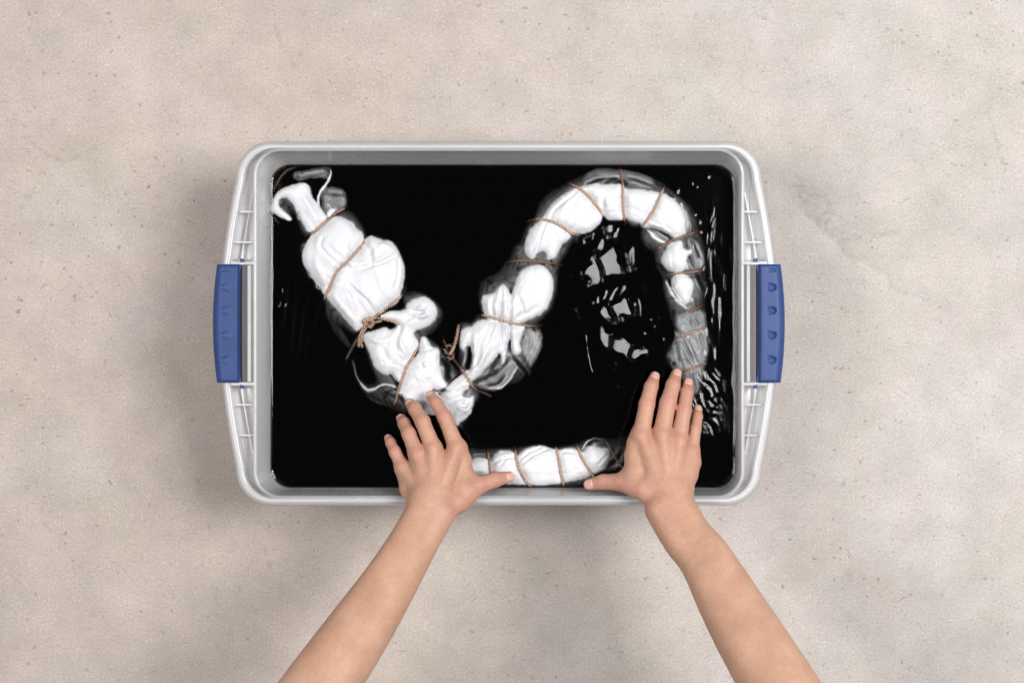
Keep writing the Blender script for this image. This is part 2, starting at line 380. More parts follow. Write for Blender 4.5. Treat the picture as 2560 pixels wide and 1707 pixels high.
RINGS = [  # z on the long sides, z at the ends, cx, cy, hx, hxs, hy, r
    (0.012, 0.012, 1259, 817, 478, 478, 326, 45),
    (0.016, 0.016, 1259, 817, 487, 487, 334, 52),
    (0.080, 0.080, 1258.2, 816, 531, 531, 366, 50),
    (0.148, 0.148, 1257.5, 815.5, 580.5, 580.5, 402.5, 49),
    (0.172, 0.172, 1252, 812, 590, 590, 414, 53),
    (0.186, 0.186, CX, CY + .5, 598, 598, 423, 56),
    (0.196, 0.196, CX, CY, 603, 603, 429, 58),
    (0.1995, 0.1995, CX, CY, 606, 606, 431, 60),
    (0.2005, 0.2005, CX, CY, 610, 610, 432.5, 62),
    (0.1995, 0.1990, CX, CY, 613, 613, 433.5, 63),
    (0.1990, 0.1770, CX, CY, 615, 615, 434.5, 64),
    (0.1985, 0.1750, CX, CY, 622, 620, 435, 66),
    (0.1985, 0.1750, CX, CY, 646, 625, 435.5, 70),
    (0.1990, 0.1850, CX, CY, 666, 633, 436.5, 76),
    (0.2000, 0.1995, CX, CY, 672, 638, 438, 80),
    (0.2010, 0.2010, CX, CY, 675, 641, 440, 82),
    (0.2005, 0.2005, CX, CY, 684, 649, 446, 85),
    (0.1985, 0.1985, CX, CY, 689, 654, 451, 88),
    (0.1950, 0.1950, CX, CY, 691, 656, 453.5, 89),
    (0.1830, 0.1830, CX, CY, 692.5, 657, 455, 90),
    (0.1830, 0.1830, CX, CY, 688, 652, 450, 86),
    (0.1940, 0.1940, CX, CY, 685, 649, 446, 85),
    (0.1945, 0.1780, CX, CY, 665, 631, 438, 76),
    (0.1930, 0.1725, CX, CY, 645, 622, 437, 70),
    (0.1900, 0.1700, CX, CY, 612, 612, 437, 66),
    (0.1600, 0.1600, 1253, 813, 595, 595, 422, 60),
    (0.0020, 0.0020, 1259, 817, 488, 488, 337, 54),
    (0.0000, 0.0000, 1259, 817, 480, 480, 330, 50),
]
def build_tub():
    root = empty("storage_tub", P(CX, CY, 0))
    tag(root, "clear plastic storage tub full of black dye, with blue handles", "tub")
    pts = [ring_px(*r[2:]) for r in RINGS]
    n = len(pts[0])
    gap = np.linalg.norm(pts[15] - pts[9], axis=1); wgt = sstep(9, 30, gap)
    V = []
    rx, ry, _ = P(CX, CY, 0)
    for r, p in zip(RINGS, pts):
        z = r[0] * (1 - wgt) + r[1] * wgt
        v = PA(p[:, 0], p[:, 1], z)
        V.append(v - np.array([rx, ry, 0]))
    V = np.concatenate(V); F = []
    k = np.arange(n); k2 = (k + 1) % n
    for i in range(len(RINGS) - 1):
        F.append(np.stack([i * n + k, i * n + k2, (i + 1) * n + k2, (i + 1) * n + k], -1))
    F = [tuple(f) for f in np.concatenate(F).tolist()]
    F.append(tuple(range(n))); F.append(tuple(reversed(range((len(RINGS) - 1) * n, len(RINGS) * n))))
    o = mesh_obj("tub_shell", V, F, M_PLAS, root)
    for p in o.data.polygons:
        if len(p.vertices) > 4: p.use_smooth = False
    def off(v): v = np.array(v, float); v[..., 0] -= rx; v[..., 1] -= ry; return v
    def slab(name, quad, z0, z1, mat, parent=root, bev=0.0006):
        """a bar whose outline in the photograph is quad, standing from z0 to z1, edges eased"""
        q = np.array(quad, float); c = q.mean(0)
        def inset(qq, d):
            e = qq - c; l = np.linalg.norm(e, axis=1, keepdims=True); return c + e * (1 - d / l)
        e = bev / S
        rows = [(q, z0), (q, z1 - bev), (inset(q, e), z1)]
        vv = np.concatenate([PA(a[:, 0], a[:, 1], np.full(len(a), zz)) for a, zz in rows]); m_ = len(q); f = []
        for i in range(2):
            for j in range(m_): f.append((i * m_ + j, i * m_ + (j + 1) % m_, (i + 1) * m_ + (j + 1) % m_, (i + 1) * m_ + j))
        f.append(tuple(range(m_))[::-1]); f.append(tuple(range(2 * m_, 3 * m_)))
        return mesh_obj(name, off(vv), f, mat, parent, smooth=False)
    for side in (-1, 1):
        def X(x): return x if side < 0 else 2 * CX - x       # traced on the left end, mirrored to the right
        # ribs across the channel
        for dy in (203, 279):
            for s in (-1, 1):
                y = CY + s * dy; xo = 574 + (dy - 150) * 0.155 + 4
                slab("rib", [(X(xo), y - 2.5), (X(636), y - 2.5), (X(636), y + 2.5), (X(xo), y + 2.5)], 0.1752, 0.1935, M_PLAS)
        # walls either side of the handle and the bracket line behind it
        for s in (-1, 1):
            y = CY + s * 151
            slab("handle_bracket", [(X(575), y - 4), (X(640), y - 4), (X(640), y + 4), (X(575), y + 4)], 0.1752, 0.2022, M_PLAS)
            yp = CY + s * 158
            slab("pivot_pin", [(X(600), yp - 5), (X(611), yp - 3), (X(613), yp + 4), (X(600), yp + 5)], 0.186, 0.2045, M_BLUE)
            xa = 575 + 0.155 * 130 + 17
            slab("guide_rib", [(X(601), CY + s * 162), (X(604), CY + s * 162), (X(xa + 22), CY + s * 330), (X(xa + 19), CY + s * 330)], 0.1752, 0.1852, M_PLAS)
        slab("handle_bracket", [(X(619), CY - 146), (X(627), CY - 146), (X(627), CY + 146), (X(619), CY + 146)], 0.1752, 0.2012, M_PLAS)
        # small moulded web under the handle
        # handle: bowed grip with finger notches
        nu, nv = 26, 110
        U, Vv = np.meshgrid(np.linspace(0, 1, nu), np.linspace(-1, 1, nv))
        def outl(uu, vv_):
            xo = 532 + 10.5 * np.abs(vv_)**2.0; xi = 596 - 1.0 * (1 - vv_**2)
            return xo + (xi - xo) * uu, CY + 148 * vv_
        px_, py_ = outl(U, Vv)
        ed = np.minimum(np.minimum(U, 1 - U) * 62, (1 - np.abs(Vv)) * 148)
        z = 0.2085 - 0.0032 * np.clip(1 - ed / 7.0, 0, 1)**2.2 - 0.0045 * np.clip(1 - U / 0.30, 0, 1)**1.6
        z += 0.0012 * (1 - Vv**2)
        for yy, amp in ((718, 1), (776, 1), (838, 1), (900, 1), (675, .5)):
            small = amp < 1; amp = amp * (0.18 if side < 0 else 1.0)
            # D-shaped notch, sloped outward to catch light; left ones flattened to imitate shade
            dx = (575 - px_) / 22.0; dyy = (py_ - yy) / (4 if small else 9.5)
            ins = (dx > -0.02) & (dx < 1) & (np.abs(dyy) < np.sqrt(np.clip(1 - dx**2, 0, 1)))
            z = np.where(ins, z - amp * 0.0050 * np.clip(dx, 0, 1) - 0.0004, z)
        ang = np.round(np.linspace(0, 1, 2))
        top = PA(np.where(side < 0, px_, 2 * CX - px_).ravel(), py_.ravel(), z.ravel())
        idx = np.arange(nu * nv).reshape(nv, nu)
        f = np.stack([idx[:-1, :-1], idx[1:, :-1], idx[1:, 1:], idx[:-1, 1:]], -1).reshape(-1, 4).tolist()
        loop = list(idx[0, :]) + list(idx[1:, -1]) + list(idx[-1, -2::-1]) + list(idx[-2:0:-1, 0])
        base = top[loop].copy(); base[:, 2] = 0.181
        inner = base.copy()
        vv = np.concatenate([top, base]); nb = len(loop); b0 = nu * nv
        for j in range(nb): f.append((loop[j], loop[(j + 1) % nb], b0 + (j + 1) % nb, b0 + j))
        f.append(tuple(range(b0, b0 + nb)))
        h = mesh_obj("handle", off(vv), [tuple(q) for q in f], M_BLUE, root)
        h["label"] = "blue handle in shade, finger notches flattened to suggest it" if side < 0 else "blue handle with lit finger notches"
        for s in (-1, 1):
            slab("hinge_arm", [(X(596), CY + s * 146), (X(604), CY + s * 145), (X(598), CY + s * 122), (X(596), CY + s * 118)], 0.186, 0.2035, M_BLUE, h)
    # small moulded marks: injection bosses and water beads on the walls
    return root
TUB = build_tub()

# ------------------------------------------------------------------ cloth, as a relief with real depth
G0X, G0Y, GSTEP = 664, 398, 2.0
GNX, GNY = int((1850 - G0X) / GSTEP), int((1234 - G0Y) / GSTEP)
gx = G0X + GSTEP * np.arange(GNX); gy = G0Y + GSTEP * np.arange(GNY)
GX, GY = np.meshgrid(gx, gy)
HMAP = np.full(GX.shape, -0.030)     # height of the cloth against the dye level
TIE_LINES = {}

CLOTH = {
 'loose_end': dict(
  W=[T('C1', [(668,778),(700,690),(735,610),(790,560),(890,520),(1000,497),(1055,512),(1082,560),(1090,620),(1150,700),(1215,800),(1265,870),(1180,960),(1095,985),(1050,975),(1020,920),(985,850),(935,750),(890,680),(840,642),(795,642),(768,690),(785,745),(850,800),(900,850),(890,878),(820,855),(730,810)]),
     T('C1', [(1245,480),(1262,440),(1278,400),(1270,368),(1285,365),(1292,420),(1275,472),(1245,520),(1190,590),(1165,660),(1175,730),(1215,800),(1250,840),(1225,870),(1190,800),(1150,710),(1145,640),(1175,570),(1215,515)]),
     T('C1', [(1235,800),(1255,765),(1310,745),(1330,760),(1300,810),(1260,850)])],
  G=[T('C1', [(660,780),(700,680),(740,600),(800,550),(900,505),(1000,490),(1075,510),(1105,560),(1100,620),(1160,690),(1230,790),(1290,860),(1190,980),(1095,1030),(1010,1025),(975,960),(950,850),(880,760),(870,730),(905,850),(900,885),(830,865),(720,815)]),
     T('C1', [(920,400),(1000,392),(1100,368),(1230,342),(1285,365),(1288,430),(1250,452),(1100,440),(1000,475),(925,465)]),
     T('C1', [(1215,560),(1300,540),(1400,568),(1428,620),(1445,700),(1410,760),(1320,800),(1250,860),(1210,800),(1195,690),(1200,600)]),
     T('C1', [(688,460),(740,452),(800,520),(802,560),(740,600),(690,600)])],
  S=[(T('C1', [(925,405),(1000,400),(1100,376),(1225,350),(1270,370),(1265,425),(1240,445),(1100,432),(1000,466),(930,458)]), -0.0014, 0.0014),
     (T('C1', [(1222,568),(1300,550),(1390,575),(1418,625),(1432,700),(1400,750),(1320,790),(1250,840),(1218,790),(1205,690),(1208,605)]), -0.0014, 0.0020)],
  spine=T('C1', [(700,760),(780,600),(1000,560),(1200,880)]), H=9, R=26, nz=0.7,
  strokes=[(T('C1',[(1000,400),(1120,395),(1250,370)]),4,1.2),(T('C1',[(1205,600),(1300,615),(1380,625),(1425,610)]),3,-1.8),(T('C1',[(1250,700),(1330,660),(1400,630)]),4,1.6),
           (T('C1',[(1230,620),(1320,590),(1400,600)]),4,1.5),(T('C1',[(990,590),(1080,750),(1160,880)]),9,2.0),(T('C1',[(880,700),(905,850)]),2.5,1.6),(T('C1',[(760,480),(770,560)]),3,1.0)]),
 'bulky_gather': dict(
  W=[T('C1', [(1095,1010),(1180,930),(1290,840),(1340,820),(1400,835),(1500,880),(1545,960),(1592,985),(1606,1040),(1600,1095),(1560,1140),(1620,1250),(1600,1400),(1480,1560),(1300,1640),(1230,1560),(1150,1500),(1080,1400),(1015,1310),(1000,1230),(1012,1140),(1060,1055)]),
     T('C1', [(1560,1150),(1600,1080),(1625,1035),(1680,1014),(1740,1038),(1790,1064),(1850,1062),(1905,1100),(1958,1190),(1998,1300),(2008,1400),(1990,1500),(1965,1580),(1955,1640),(1900,1700),(1600,1800),(1300,1700),(1260,1580),(1300,1450),(1450,1250)]),
     T('C2', [(370,-60),(500,60),(1100,-60),(1215,0),(1208,60),(1165,140),(1080,230),(1000,310),(930,350),(850,410),(790,480),(740,505),(640,390),(555,285),(480,205),(450,160),(400,110)])],
  G=[T('C1', [(1060,1030),(1290,830),(1420,750),(1500,790),(1570,880),(1618,970),(1625,1030),(1700,1005),(1860,1055),(1920,1095),(1975,1190),(2018,1320),(2020,1430),(1990,1530),(1970,1620),(1900,1750),(1300,1900),(1200,1600),(1140,1520),(1070,1410),(1005,1310),(990,1230),(1005,1130)]),
     T('C2', [(300,-40),(420,140),(440,200),(445,290),(465,380),(520,500),(600,600),(680,680),(700,640),(620,500),(560,420),(700,520),(740,540),(860,440),(1090,250),(1200,150),(1225,60),(1230,-60)])],
  spine=T('C1', [(1250,820),(1350,1100),(1500,1350),(1680,1800)]), H=20, R=70, nz=0.8,
  strokes=[(T('C1',[(1215,1010),(1180,1120),(1260,1220),(1360,1310)]),3,-1.6),(T('C1',[(1360,1310),(1440,1300),(1465,1350)]),3,-1.2),(T('C1',[(1440,1050),(1440,1180),(1400,1330)]),5,1.0),
           (T('C1',[(1240,1020),(1330,1130),(1450,1230)]),7,1.5),(T('C1',[(1690,1110),(1670,1200),(1675,1310),(1540,1330)]),4,-1.9),(T('C1',[(1670,1310),(1800,1270),(1915,1210)]),3.5,-2.2),
           (T('C1',[(1740,1150),(1790,1095),(1870,1130)]),5,1.4),(T('C1',[(1610,1060),(1640,1130),(1650,1230)]),5,-1.8),(T('C1',[(1390,1350),(1500,1340),(1650,1350)]),5,-1.0),
           (T('C1',[(1940,1230),(1945,1350),(1925,1480)]),2.5,-1.2),(T('C1',[(1130,1180),(1150,1330),(1230,1450)]),8,1.0),
           (T('C2',[(660,30),(760,130),(860,220),(930,330)]),3,-2.2),(T('C2',[(520,120),(600,260),(740,420)]),6,1.3),(T('C2',[(1150,0),(1120,80)]),3,-1.0),
           (T('C2',[(800,60),(920,200),(1000,290)]),7,1.2),(T('C1',[(1100,1430),(1220,1530)]),4,-1.0)]),
 'knotted_fold': dict(
  W=[T('C2', [(960,360),(1060,300),(1150,302),(1235,292),(1232,240),(1290,200),(1360,166),(1430,166),(1490,200),(1530,260),(1541,330),(1512,400),(1460,450),(1380,475),(1332,490),(1308,530),(1348,590),(1360,640),(1340,700),(1290,765),(1240,840),(1150,860),(1080,700),(1060,560),(1075,490),(1140,462),(1160,432),(1080,392)]),
     T('C2', [(825,520),(930,490),(1040,457),(1070,492),(1200,480),(1300,560),(1330,700),(1290,800),(1240,900),(1200,1000),(1160,1000),(1115,962),(1090,918),(1050,932),(1000,920),(950,880),(920,840),(892,760),(868,680),(832,620),(815,565)]),
     T('C2', [(1180,1000),(1240,850),(1290,775),(1345,720),(1372,660),(1372,582),(1395,552),(1430,562),(1462,610),(1490,660),(1548,662),(1562,700),(1572,740),(1560,820),(1572,900),(1602,970),(1642,1035),(1600,1068),(1530,1070),(1500,1060),(1480,1100),(1400,1140),(1250,1110),(1200,1120),(1150,1100)]),
     T('C2', [(1560,1125),(1640,1060),(1710,1010),(1775,945),(1840,1010),(1855,1045),(1800,1100),(1780,1142),(1860,1148),(1895,1130),(1898,1200),(1885,1260),(1858,1320),(1782,1382),(1742,1430),(1690,1400),(1600,1300),(1540,1200)]),
     T('C2', [(1185,1095),(1300,1085),(1480,1085),(1570,1115),(1650,1290),(1580,1330),(1450,1318),(1330,1310),(1240,1210)])],
  G=[T('C2', [(1190,150),(1240,110),(1340,110),(1440,140),(1530,210),(1590,280),(1605,360),(1570,440),(1500,520),(1420,545),(1520,600),(1570,660),(1620,720),(1650,800),(1700,850),(1770,900),(1700,1010),(1850,980),(1960,1090),(1960,1160),(1905,1220),(1890,1290),(1860,1340),(1760,1460),(1680,1480),(1560,1330),(1400,1330),(1300,1320),(1150,1290),(1080,1245),(950,1215),(860,1155),(800,1075),(760,1000),(718,900),(700,760),(735,800),(745,900),(790,990),(880,1030),(960,1005),(900,880),(860,760),(830,650),(800,560),(830,500),(950,470),(1040,440),(1080,480),(1130,440),(1060,390),(1000,370),(1060,290),(1230,280),(1200,200)])],
  spine=T('C2', [(1500,300),(1300,500),(1150,800),(1300,1100),(1800,1200)]), H=14, R=52, nz=1.0,
  strokes=[(T('C2',[(1270,290),(1350,315),(1440,245)]),3,-2.5),(T('C2',[(1350,330),(1390,320),(1420,300)]),3.4,-7),(T('C2',[(1190,410),(1170,500),(1135,580),(1130,640),(1150,700)]),4,-2.4),
           (T('C2',[(1220,380),(1320,350)]),5,-2.2),(T('C2',[(1330,330),(1460,330),(1490,300)]),7,1.6),(T('C2',[(1170,560),(1200,660),(1260,740)]),8,2.2),(T('C2',[(1000,640),(1040,760),(1100,800)]),5,-1.5),
           (T('C2',[(1050,620),(1060,640)]),4,-1.5),(T('C2',[(1000,800),(1020,810)]),3,-2.2),(T('C2',[(1150,740),(1200,790),(1240,770)]),3,-1.6),(T('C2',[(860,550),(980,600),(1100,560)]),7,1.6),
           (T('C2',[(1300,760),(1360,700),(1500,670)]),3,-2),(T('C2',[(1380,820),(1410,870)]),3,-2.4),(T('C2',[(1300,930),(1400,960),(1520,900)]),8,1.4),(T('C2',[(1580,760),(1640,850),(1640,950),(1680,1010)]),4,-3),
           (T('C2',[(1640,1040),(1700,1000),(1770,930)]),3,-3),(T('C2',[(1230,1130),(1350,1140),(1480,1120)]),3,-1.3),(T('C2',[(1640,1200),(1760,1160),(1870,1180)]),4,-1.5),(T('C2',[(1760,1200),(1820,1230),(1840,1180)]),4,-4),
           (T('C2',[(1700,1330),(1800,1290),(1880,1200)]),6,1.4),(T('C2',[(712,780),(738,900),(790,1010),(860,1075),(930,1065),(1000,1025),(1080,1030),(1160,1060)]),4,3.0),
           (T('C2',[(780,1010),(860,1085),(935,1060)]),6,2.5),(T('C2',[(850,1150),(950,1200),(1080,1240)]),3,1.2),(T('C2',[(980,1110),(1100,1130),(1230,1180)]),3,-1.3),(T('C2',[(1000,1060),(1110,1080),(1230,1130)]),3,0.8),
           (T('C2',[(1570,1090),(1640,1075),(1710,1020)]),3,-3),(T('C2',[(1830,1060),(1800,1120)]),3,-1.2)]),
 'rolled_section': dict(
  W=[T('C4', [(190,650),(192,530),(228,470),(310,452),(340,420),(420,385),(600,400),(830,440),(832,480),(792,560),(780,620),(802,700),(740,748),(702,700),(690,560),(655,650),(640,800),(600,832),(592,700),(520,790),(450,870),(380,932),(320,990),(270,1010),(200,1040),(180,1000),(215,935),(250,888),(312,858),(320,750),(300,650),(262,650),(222,700)]),
     T('C4', [(100,1010),(260,890),(330,950),(300,1040),(240,1070),(215,1150),(100,1120),(40,1060)]),
     T('C3', [(10,1440),(40,1400),(135,1385),(180,1330),(232,1290),(290,1370),(310,1400),(330,1330),(370,1200),(420,1150),(520,1115),(600,1100),(690,1170),(728,1300),(700,1440),(640,1560),(540,1620),(400,1680),(300,1730),(130,1690),(80,1640),(30,1580)]),
     T('C3', [(428,960),(440,870),(500,740),(600,690),(800,740),(898,810),(862,865),(800,920),(762,985),(732,1050),(660,1060),(648,1000),(612,970),(560,990),(528,1050),(470,1045)]),
     T('C3', [(500,740),(612,650),(655,580),(740,470),(850,390),(960,352),(1020,345),(1120,430),(1195,520),(1200,620),(1185,690),(1130,750),(1060,795),(965,800),(890,800),(700,800)]),
     T('C3', [(930,370),(1000,345),(1080,318),(1145,300),(1190,322),(1300,318),(1400,312),(1450,480),(1440,620),(1400,665),(1330,672),(1260,668),(1205,630),(1150,560),(1000,430)]),
     T('C3', [(1340,330),(1420,360),(1560,362),(1770,402),(1800,430),(1750,560),(1680,680),(1600,712),(1500,690),(1430,655),(1380,620)]),
     T('C3', [(1700,400),(1800,402),(1900,460),(1978,540),(2012,640),(2008,740),(2015,800),(1960,850),(1900,860),(1880,830),(1760,770),(1640,735),(1560,740),(1600,600)]),
     T('C3', [(1640,755),(1680,780),(1760,860),(1830,885),(1790,895),(1710,870),(1665,820)]),
     T('C3', [(1770,1060),(1790,1010),(1830,940),(1850,890),(1960,860),(1990,900),(1985,940),(2040,965),(2078,945),(2075,985),(2025,1040),(2030,1120),(1992,1170),(1880,1190),(1810,1130)]),
     T('C3', [(1868,1300),(1890,1235),(1900,1180),(2020,1190),(2092,1270),(2088,1380),(2052,1478),(2010,1500),(1932,1430),(1885,1350)]),
     T('C3', [(1828,1262),(1840,1300),(1880,1380),(1960,1470),(2040,1540),(2000,1530),(1920,1470),(1855,1380)])],
  G=[T('C4', [(185,640),(190,500),(180,430),(250,400),(310,420),(350,360),(420,330),(960,400),(990,490),(1004,560),(1000,650),(962,740),(925,800),(892,870),(880,960),(840,900),(820,955),(760,1010),(700,1020),(650,1040),(590,1085),(480,1085),(400,1060),(320,1130),(240,1160),(100,1150),(100,1000),(200,930),(180,800)]),
     T('C3', [(-20,1440),(-10,1320),(30,1250),(100,1215),(180,1180),(250,1090),(305,1010),(330,920),(400,880),(440,740),(520,660),(560,560),(590,480),(650,420),(760,350),(880,290),(960,250),(1050,210),(1140,168),(1260,165),(1420,188),(1570,208),(1720,270),(1810,325),(1950,425),(2075,540),(2125,650),(2150,780),(2195,880),(2205,1000),(2200,1160),(2215,1350),(2205,1560),(2205,1800),(2050,1800),(1900,1750),(1850,1560),(1800,1400),(1780,1210),(1740,1150),(1705,1060),(1712,985),(1640,955),(1580,885),(1565,790),(1590,735),(1500,745),(1440,700),(1400,672),(1330,690),(1240,680),(1195,640),(1190,690),(1130,770),(1060,805),(980,810),(960,900),(925,870),(890,900),(850,1000),(790,1080),(765,1180),(760,1330),(735,1450),(690,1560),(600,1650),(500,1750),(200,1800),(60,1680),(0,1560)]),
     T('E', [(170,-40),(250,60),(235,200),(225,330),(150,430),(95,540),(150,650),(200,720),(330,720),(340,900),(420,1050),(520,1010),(560,850),(590,700),(640,590),(655,450),(650,300),(610,100),(600,-60)])],
  S=[(T('E', [(255,20),(590,-30),(605,150),(600,300),(630,450),(600,580),(560,700),(540,850),(500,985),(420,1035),(350,900),(335,720),(230,700),(190,600),(150,520),(235,400),(250,250),(245,100)]), -0.0012, 0.0052),
     (T('C4', [(835,475),(880,465),(955,495),(990,560),(990,640),(950,735),(910,800),(880,850),(800,720),(790,620),(800,560)]), -0.0012, 0.0024),
     (T('C4', [(350,1000),(470,910),(600,845),(660,650),(700,750),(760,820),(710,920),(640,1005),(570,1065),(480,1070),(390,1045)]), -0.0014, 0.0020),
     (T('C3', [(1050,225),(1140,178),(1260,175),(1420,198),(1560,218),(1700,275),(1700,370),(1500,345),(1350,300),(1150,290),(1000,320)]), -0.0016, 0.0014),
     (T('C3', [(2020,850),(2060,840),(2130,900),(2180,1000),(2185,1130),(2100,1150),(2000,1160),(2040,1040)]), -0.0012, 0.0026)],
  spine=T('C4', [(150,1100),(350,850),(600,500)]) + T('C3', [(250,1500),(500,1300),(640,1000),(700,720),(900,520),(1150,400),(1400,380),(1700,470),(1870,640),(1960,850),(1990,1100),(2050,1400)]) + T('E', [(400,100),(400,400),(450,700),(470,1000)]),
  H=15, R=46, nz=1.5,
  strokes=[(T('C4',[(600,50),(600,200),(590,370),(590,520),(600,700)]),3,-2.6),(T('C4',[(700,60),(690,250),(690,450),(690,700)]),3,-2.6),(T('C4',[(520,160),(505,250),(520,350)]),3,-2),
           (T('C4',[(650,400),(660,550),(640,640)]),5,1.5),(T('C4',[(480,480),(400,600),(370,760),(350,870)]),4,-2),(T('C4',[(340,480),(330,600),(345,760)]),6,1.6),(T('C4',[(560,420),(500,600),(430,760),(300,930)]),6,2.0),
           (T('C4',[(740,150),(800,240),(810,330),(740,370)]),4,-1.6),(T('C4',[(720,380),(850,330),(960,250)]),4,-1.3),(T('C4',[(300,640),(290,760),(260,880)]),4,-6),
           (T('C4',[(330,1010),(500,930),(600,860),(690,750)]),3,-2.5),(T('C4',[(400,1040),(520,980),(600,900),(680,800)]),3,1.8),(T('C4',[(480,1060),(600,1060),(680,980),(760,850)]),3.5,2.4),(T('C4',[(440,1030),(560,1010),(640,920)]),2.5,-3),
           (T('C4',[(710,750),(800,850),(880,950)]),2.5,-2.2),(T('C4',[(880,480),(890,600),(860,740)]),4,1.2),(T('C4',[(560,900),(600,840),(650,700)]),3,1.8),(T('C4',[(230,1080),(280,1060),(330,1050)]),3,-3),
           (T('C3',[(640,690),(600,800),(560,920),(510,1050)]),2.5,-1.8),(T('C3',[(960,380),(860,460),(740,560),(680,660)]),2.5,-1.6),(T('C3',[(900,420),(820,540),(760,620)]),5,1.2),
           (T('C3',[(1000,640),(920,760)]),3,-1.2),(T('C3',[(1230,420),(1200,470),(1215,560)]),4,-1.8),(T('C3',[(1000,330),(1110,260),(1230,250),(1340,230)]),3,1.6),(T('C3',[(1040,330),(1150,280),(1250,262),(1360,262)]),2.5,-2.2),
           (T('C3',[(1210,310),(1290,280),(1370,285)]),2.5,-2.6),(T('C3',[(1430,230),(1560,260),(1700,330)]),3,1.5),(T('C3',[(1430,260),(1560,290),(1720,340)]),2.5,-1.8),(T('C3',[(1640,730),(1760,770),(1880,850)]),3,-2.5),
           (T('C3',[(1700,770),(1790,820),(1870,860)]),4,1.4),(T('C3',[(2020,560),(2060,700),(2060,800)]),3.5,1.4),(T('C3',[(2060,850),(2110,950),(2170,1100)]),3,-2.6),(T('C3',[(2030,860),(2080,980),(2150,1140)]),3,1.6),
           (T('C3',[(2040,990),(2100,1150)]),2.5,-1.8),(T('C3',[(2110,1180),(2160,1290),(2200,1380)]),2.5,-2.4),(T('C3',[(1830,1240),(1860,1320),(1940,1440),(2030,1530)]),3,1.8),(T('C3',[(1840,1240),(1870,1310),(1890,1290)]),3,-3),
           (T('E',[(460,60),(520,180)]),3,-2.2),(T('E',[(400,40),(420,160)]),3,-1.6),(T('E',[(220,180),(300,270)]),3,-2.2),(T('E',[(330,330),(400,470),(480,640)]),3,-3.2),(T('E',[(370,330),(440,470),(510,640)]),3,-2.6),
           (T('E',[(350,330),(430,480),(495,640)]),2.5,2.2),(T('E',[(240,350),(270,500),(310,680)]),3,-2.4),(T('E',[(540,260),(580,400),(590,560)]),3,-1.8),(T('E',[(205,600),(250,690)]),3,-2),
           (T('E',[(500,730),(540,900)]),3,-2.4),(T('E',[(470,740),(500,900),(510,1000)]),3,1.4)]),
 'bottom_roll': dict(
  W=[T('CB', [(180,300),(305,272),(345,252),(450,250),(490,300),(500,260),(560,195),(630,182),(720,192),(760,230),(775,200),(860,152),(960,132),(1060,146),(1130,172),(1170,180),(1260,152),(1340,172),(1400,200),(1445,142),(1500,127),(1560,152),(1660,152),(1670,240),(1650,300),(1600,375),(1500,420),(1400,465),(1180,500),(1000,520),(850,512),(620,512),(480,480),(330,420),(180,420)])],
  G=[T('CB', [(60,170),(290,150),(440,165),(500,155),(700,152),(760,150),(870,125),(1000,120),(1120,148),(1340,115),(1420,70),(1490,50),(1600,55),(1700,70),(1830,20),(1950,0),(2100,60),(2100,300),(1900,370),(1800,390),(1640,400),(1500,500),(1400,552),(1225,556),(1000,545),(930,548),(800,545),(620,560),(400,540),(60,480)])],
  spine=T('CB', [(0,320),(500,340),(1000,330),(1500,280),(2000,180)]), H=14, R=40, nz=1.2,
  strokes=[(T('CB',[(520,300),(600,260),(720,225)]),2.5,-2.0),(T('CB',[(580,330),(650,260),(740,240)]),2.5,-1.6),(T('CB',[(780,270),(870,200),(1000,150)]),2.5,-2.4),(T('CB',[(800,310),(900,230),(1080,160)]),2.5,-2.0),
           (T('CB',[(840,320),(960,230),(1100,180)]),4,1.4),(T('CB',[(880,170),(980,130),(1100,140)]),2.5,1.8),(T('CB',[(1390,170),(1440,90),(1520,58),(1600,70)]),2.5,2.6),(T('CB',[(1430,150),(1480,90),(1560,75)]),2.5,-2.0),
           (T('CB',[(1540,330),(1600,260),(1650,210)]),2.5,-1.5),(T('CB',[(1640,340),(1720,270),(1800,160)]),3,-2.4),(T('CB',[(1700,380),(1770,300),(1810,260)]),3,1.6),(T('CB',[(1500,440),(1580,400),(1650,380)]),3,-2),
           (T('CB',[(1180,210),(1250,190),(1320,210)]),2.5,-1.2),(T('CB',[(560,190),(640,170),(710,180)]),3,1.3),(T('CB',[(520,380),(720,400),(820,470)]),5,1.0),(T('CB',[(300,230),(380,215),(450,220)]),3,1.4)]),
}
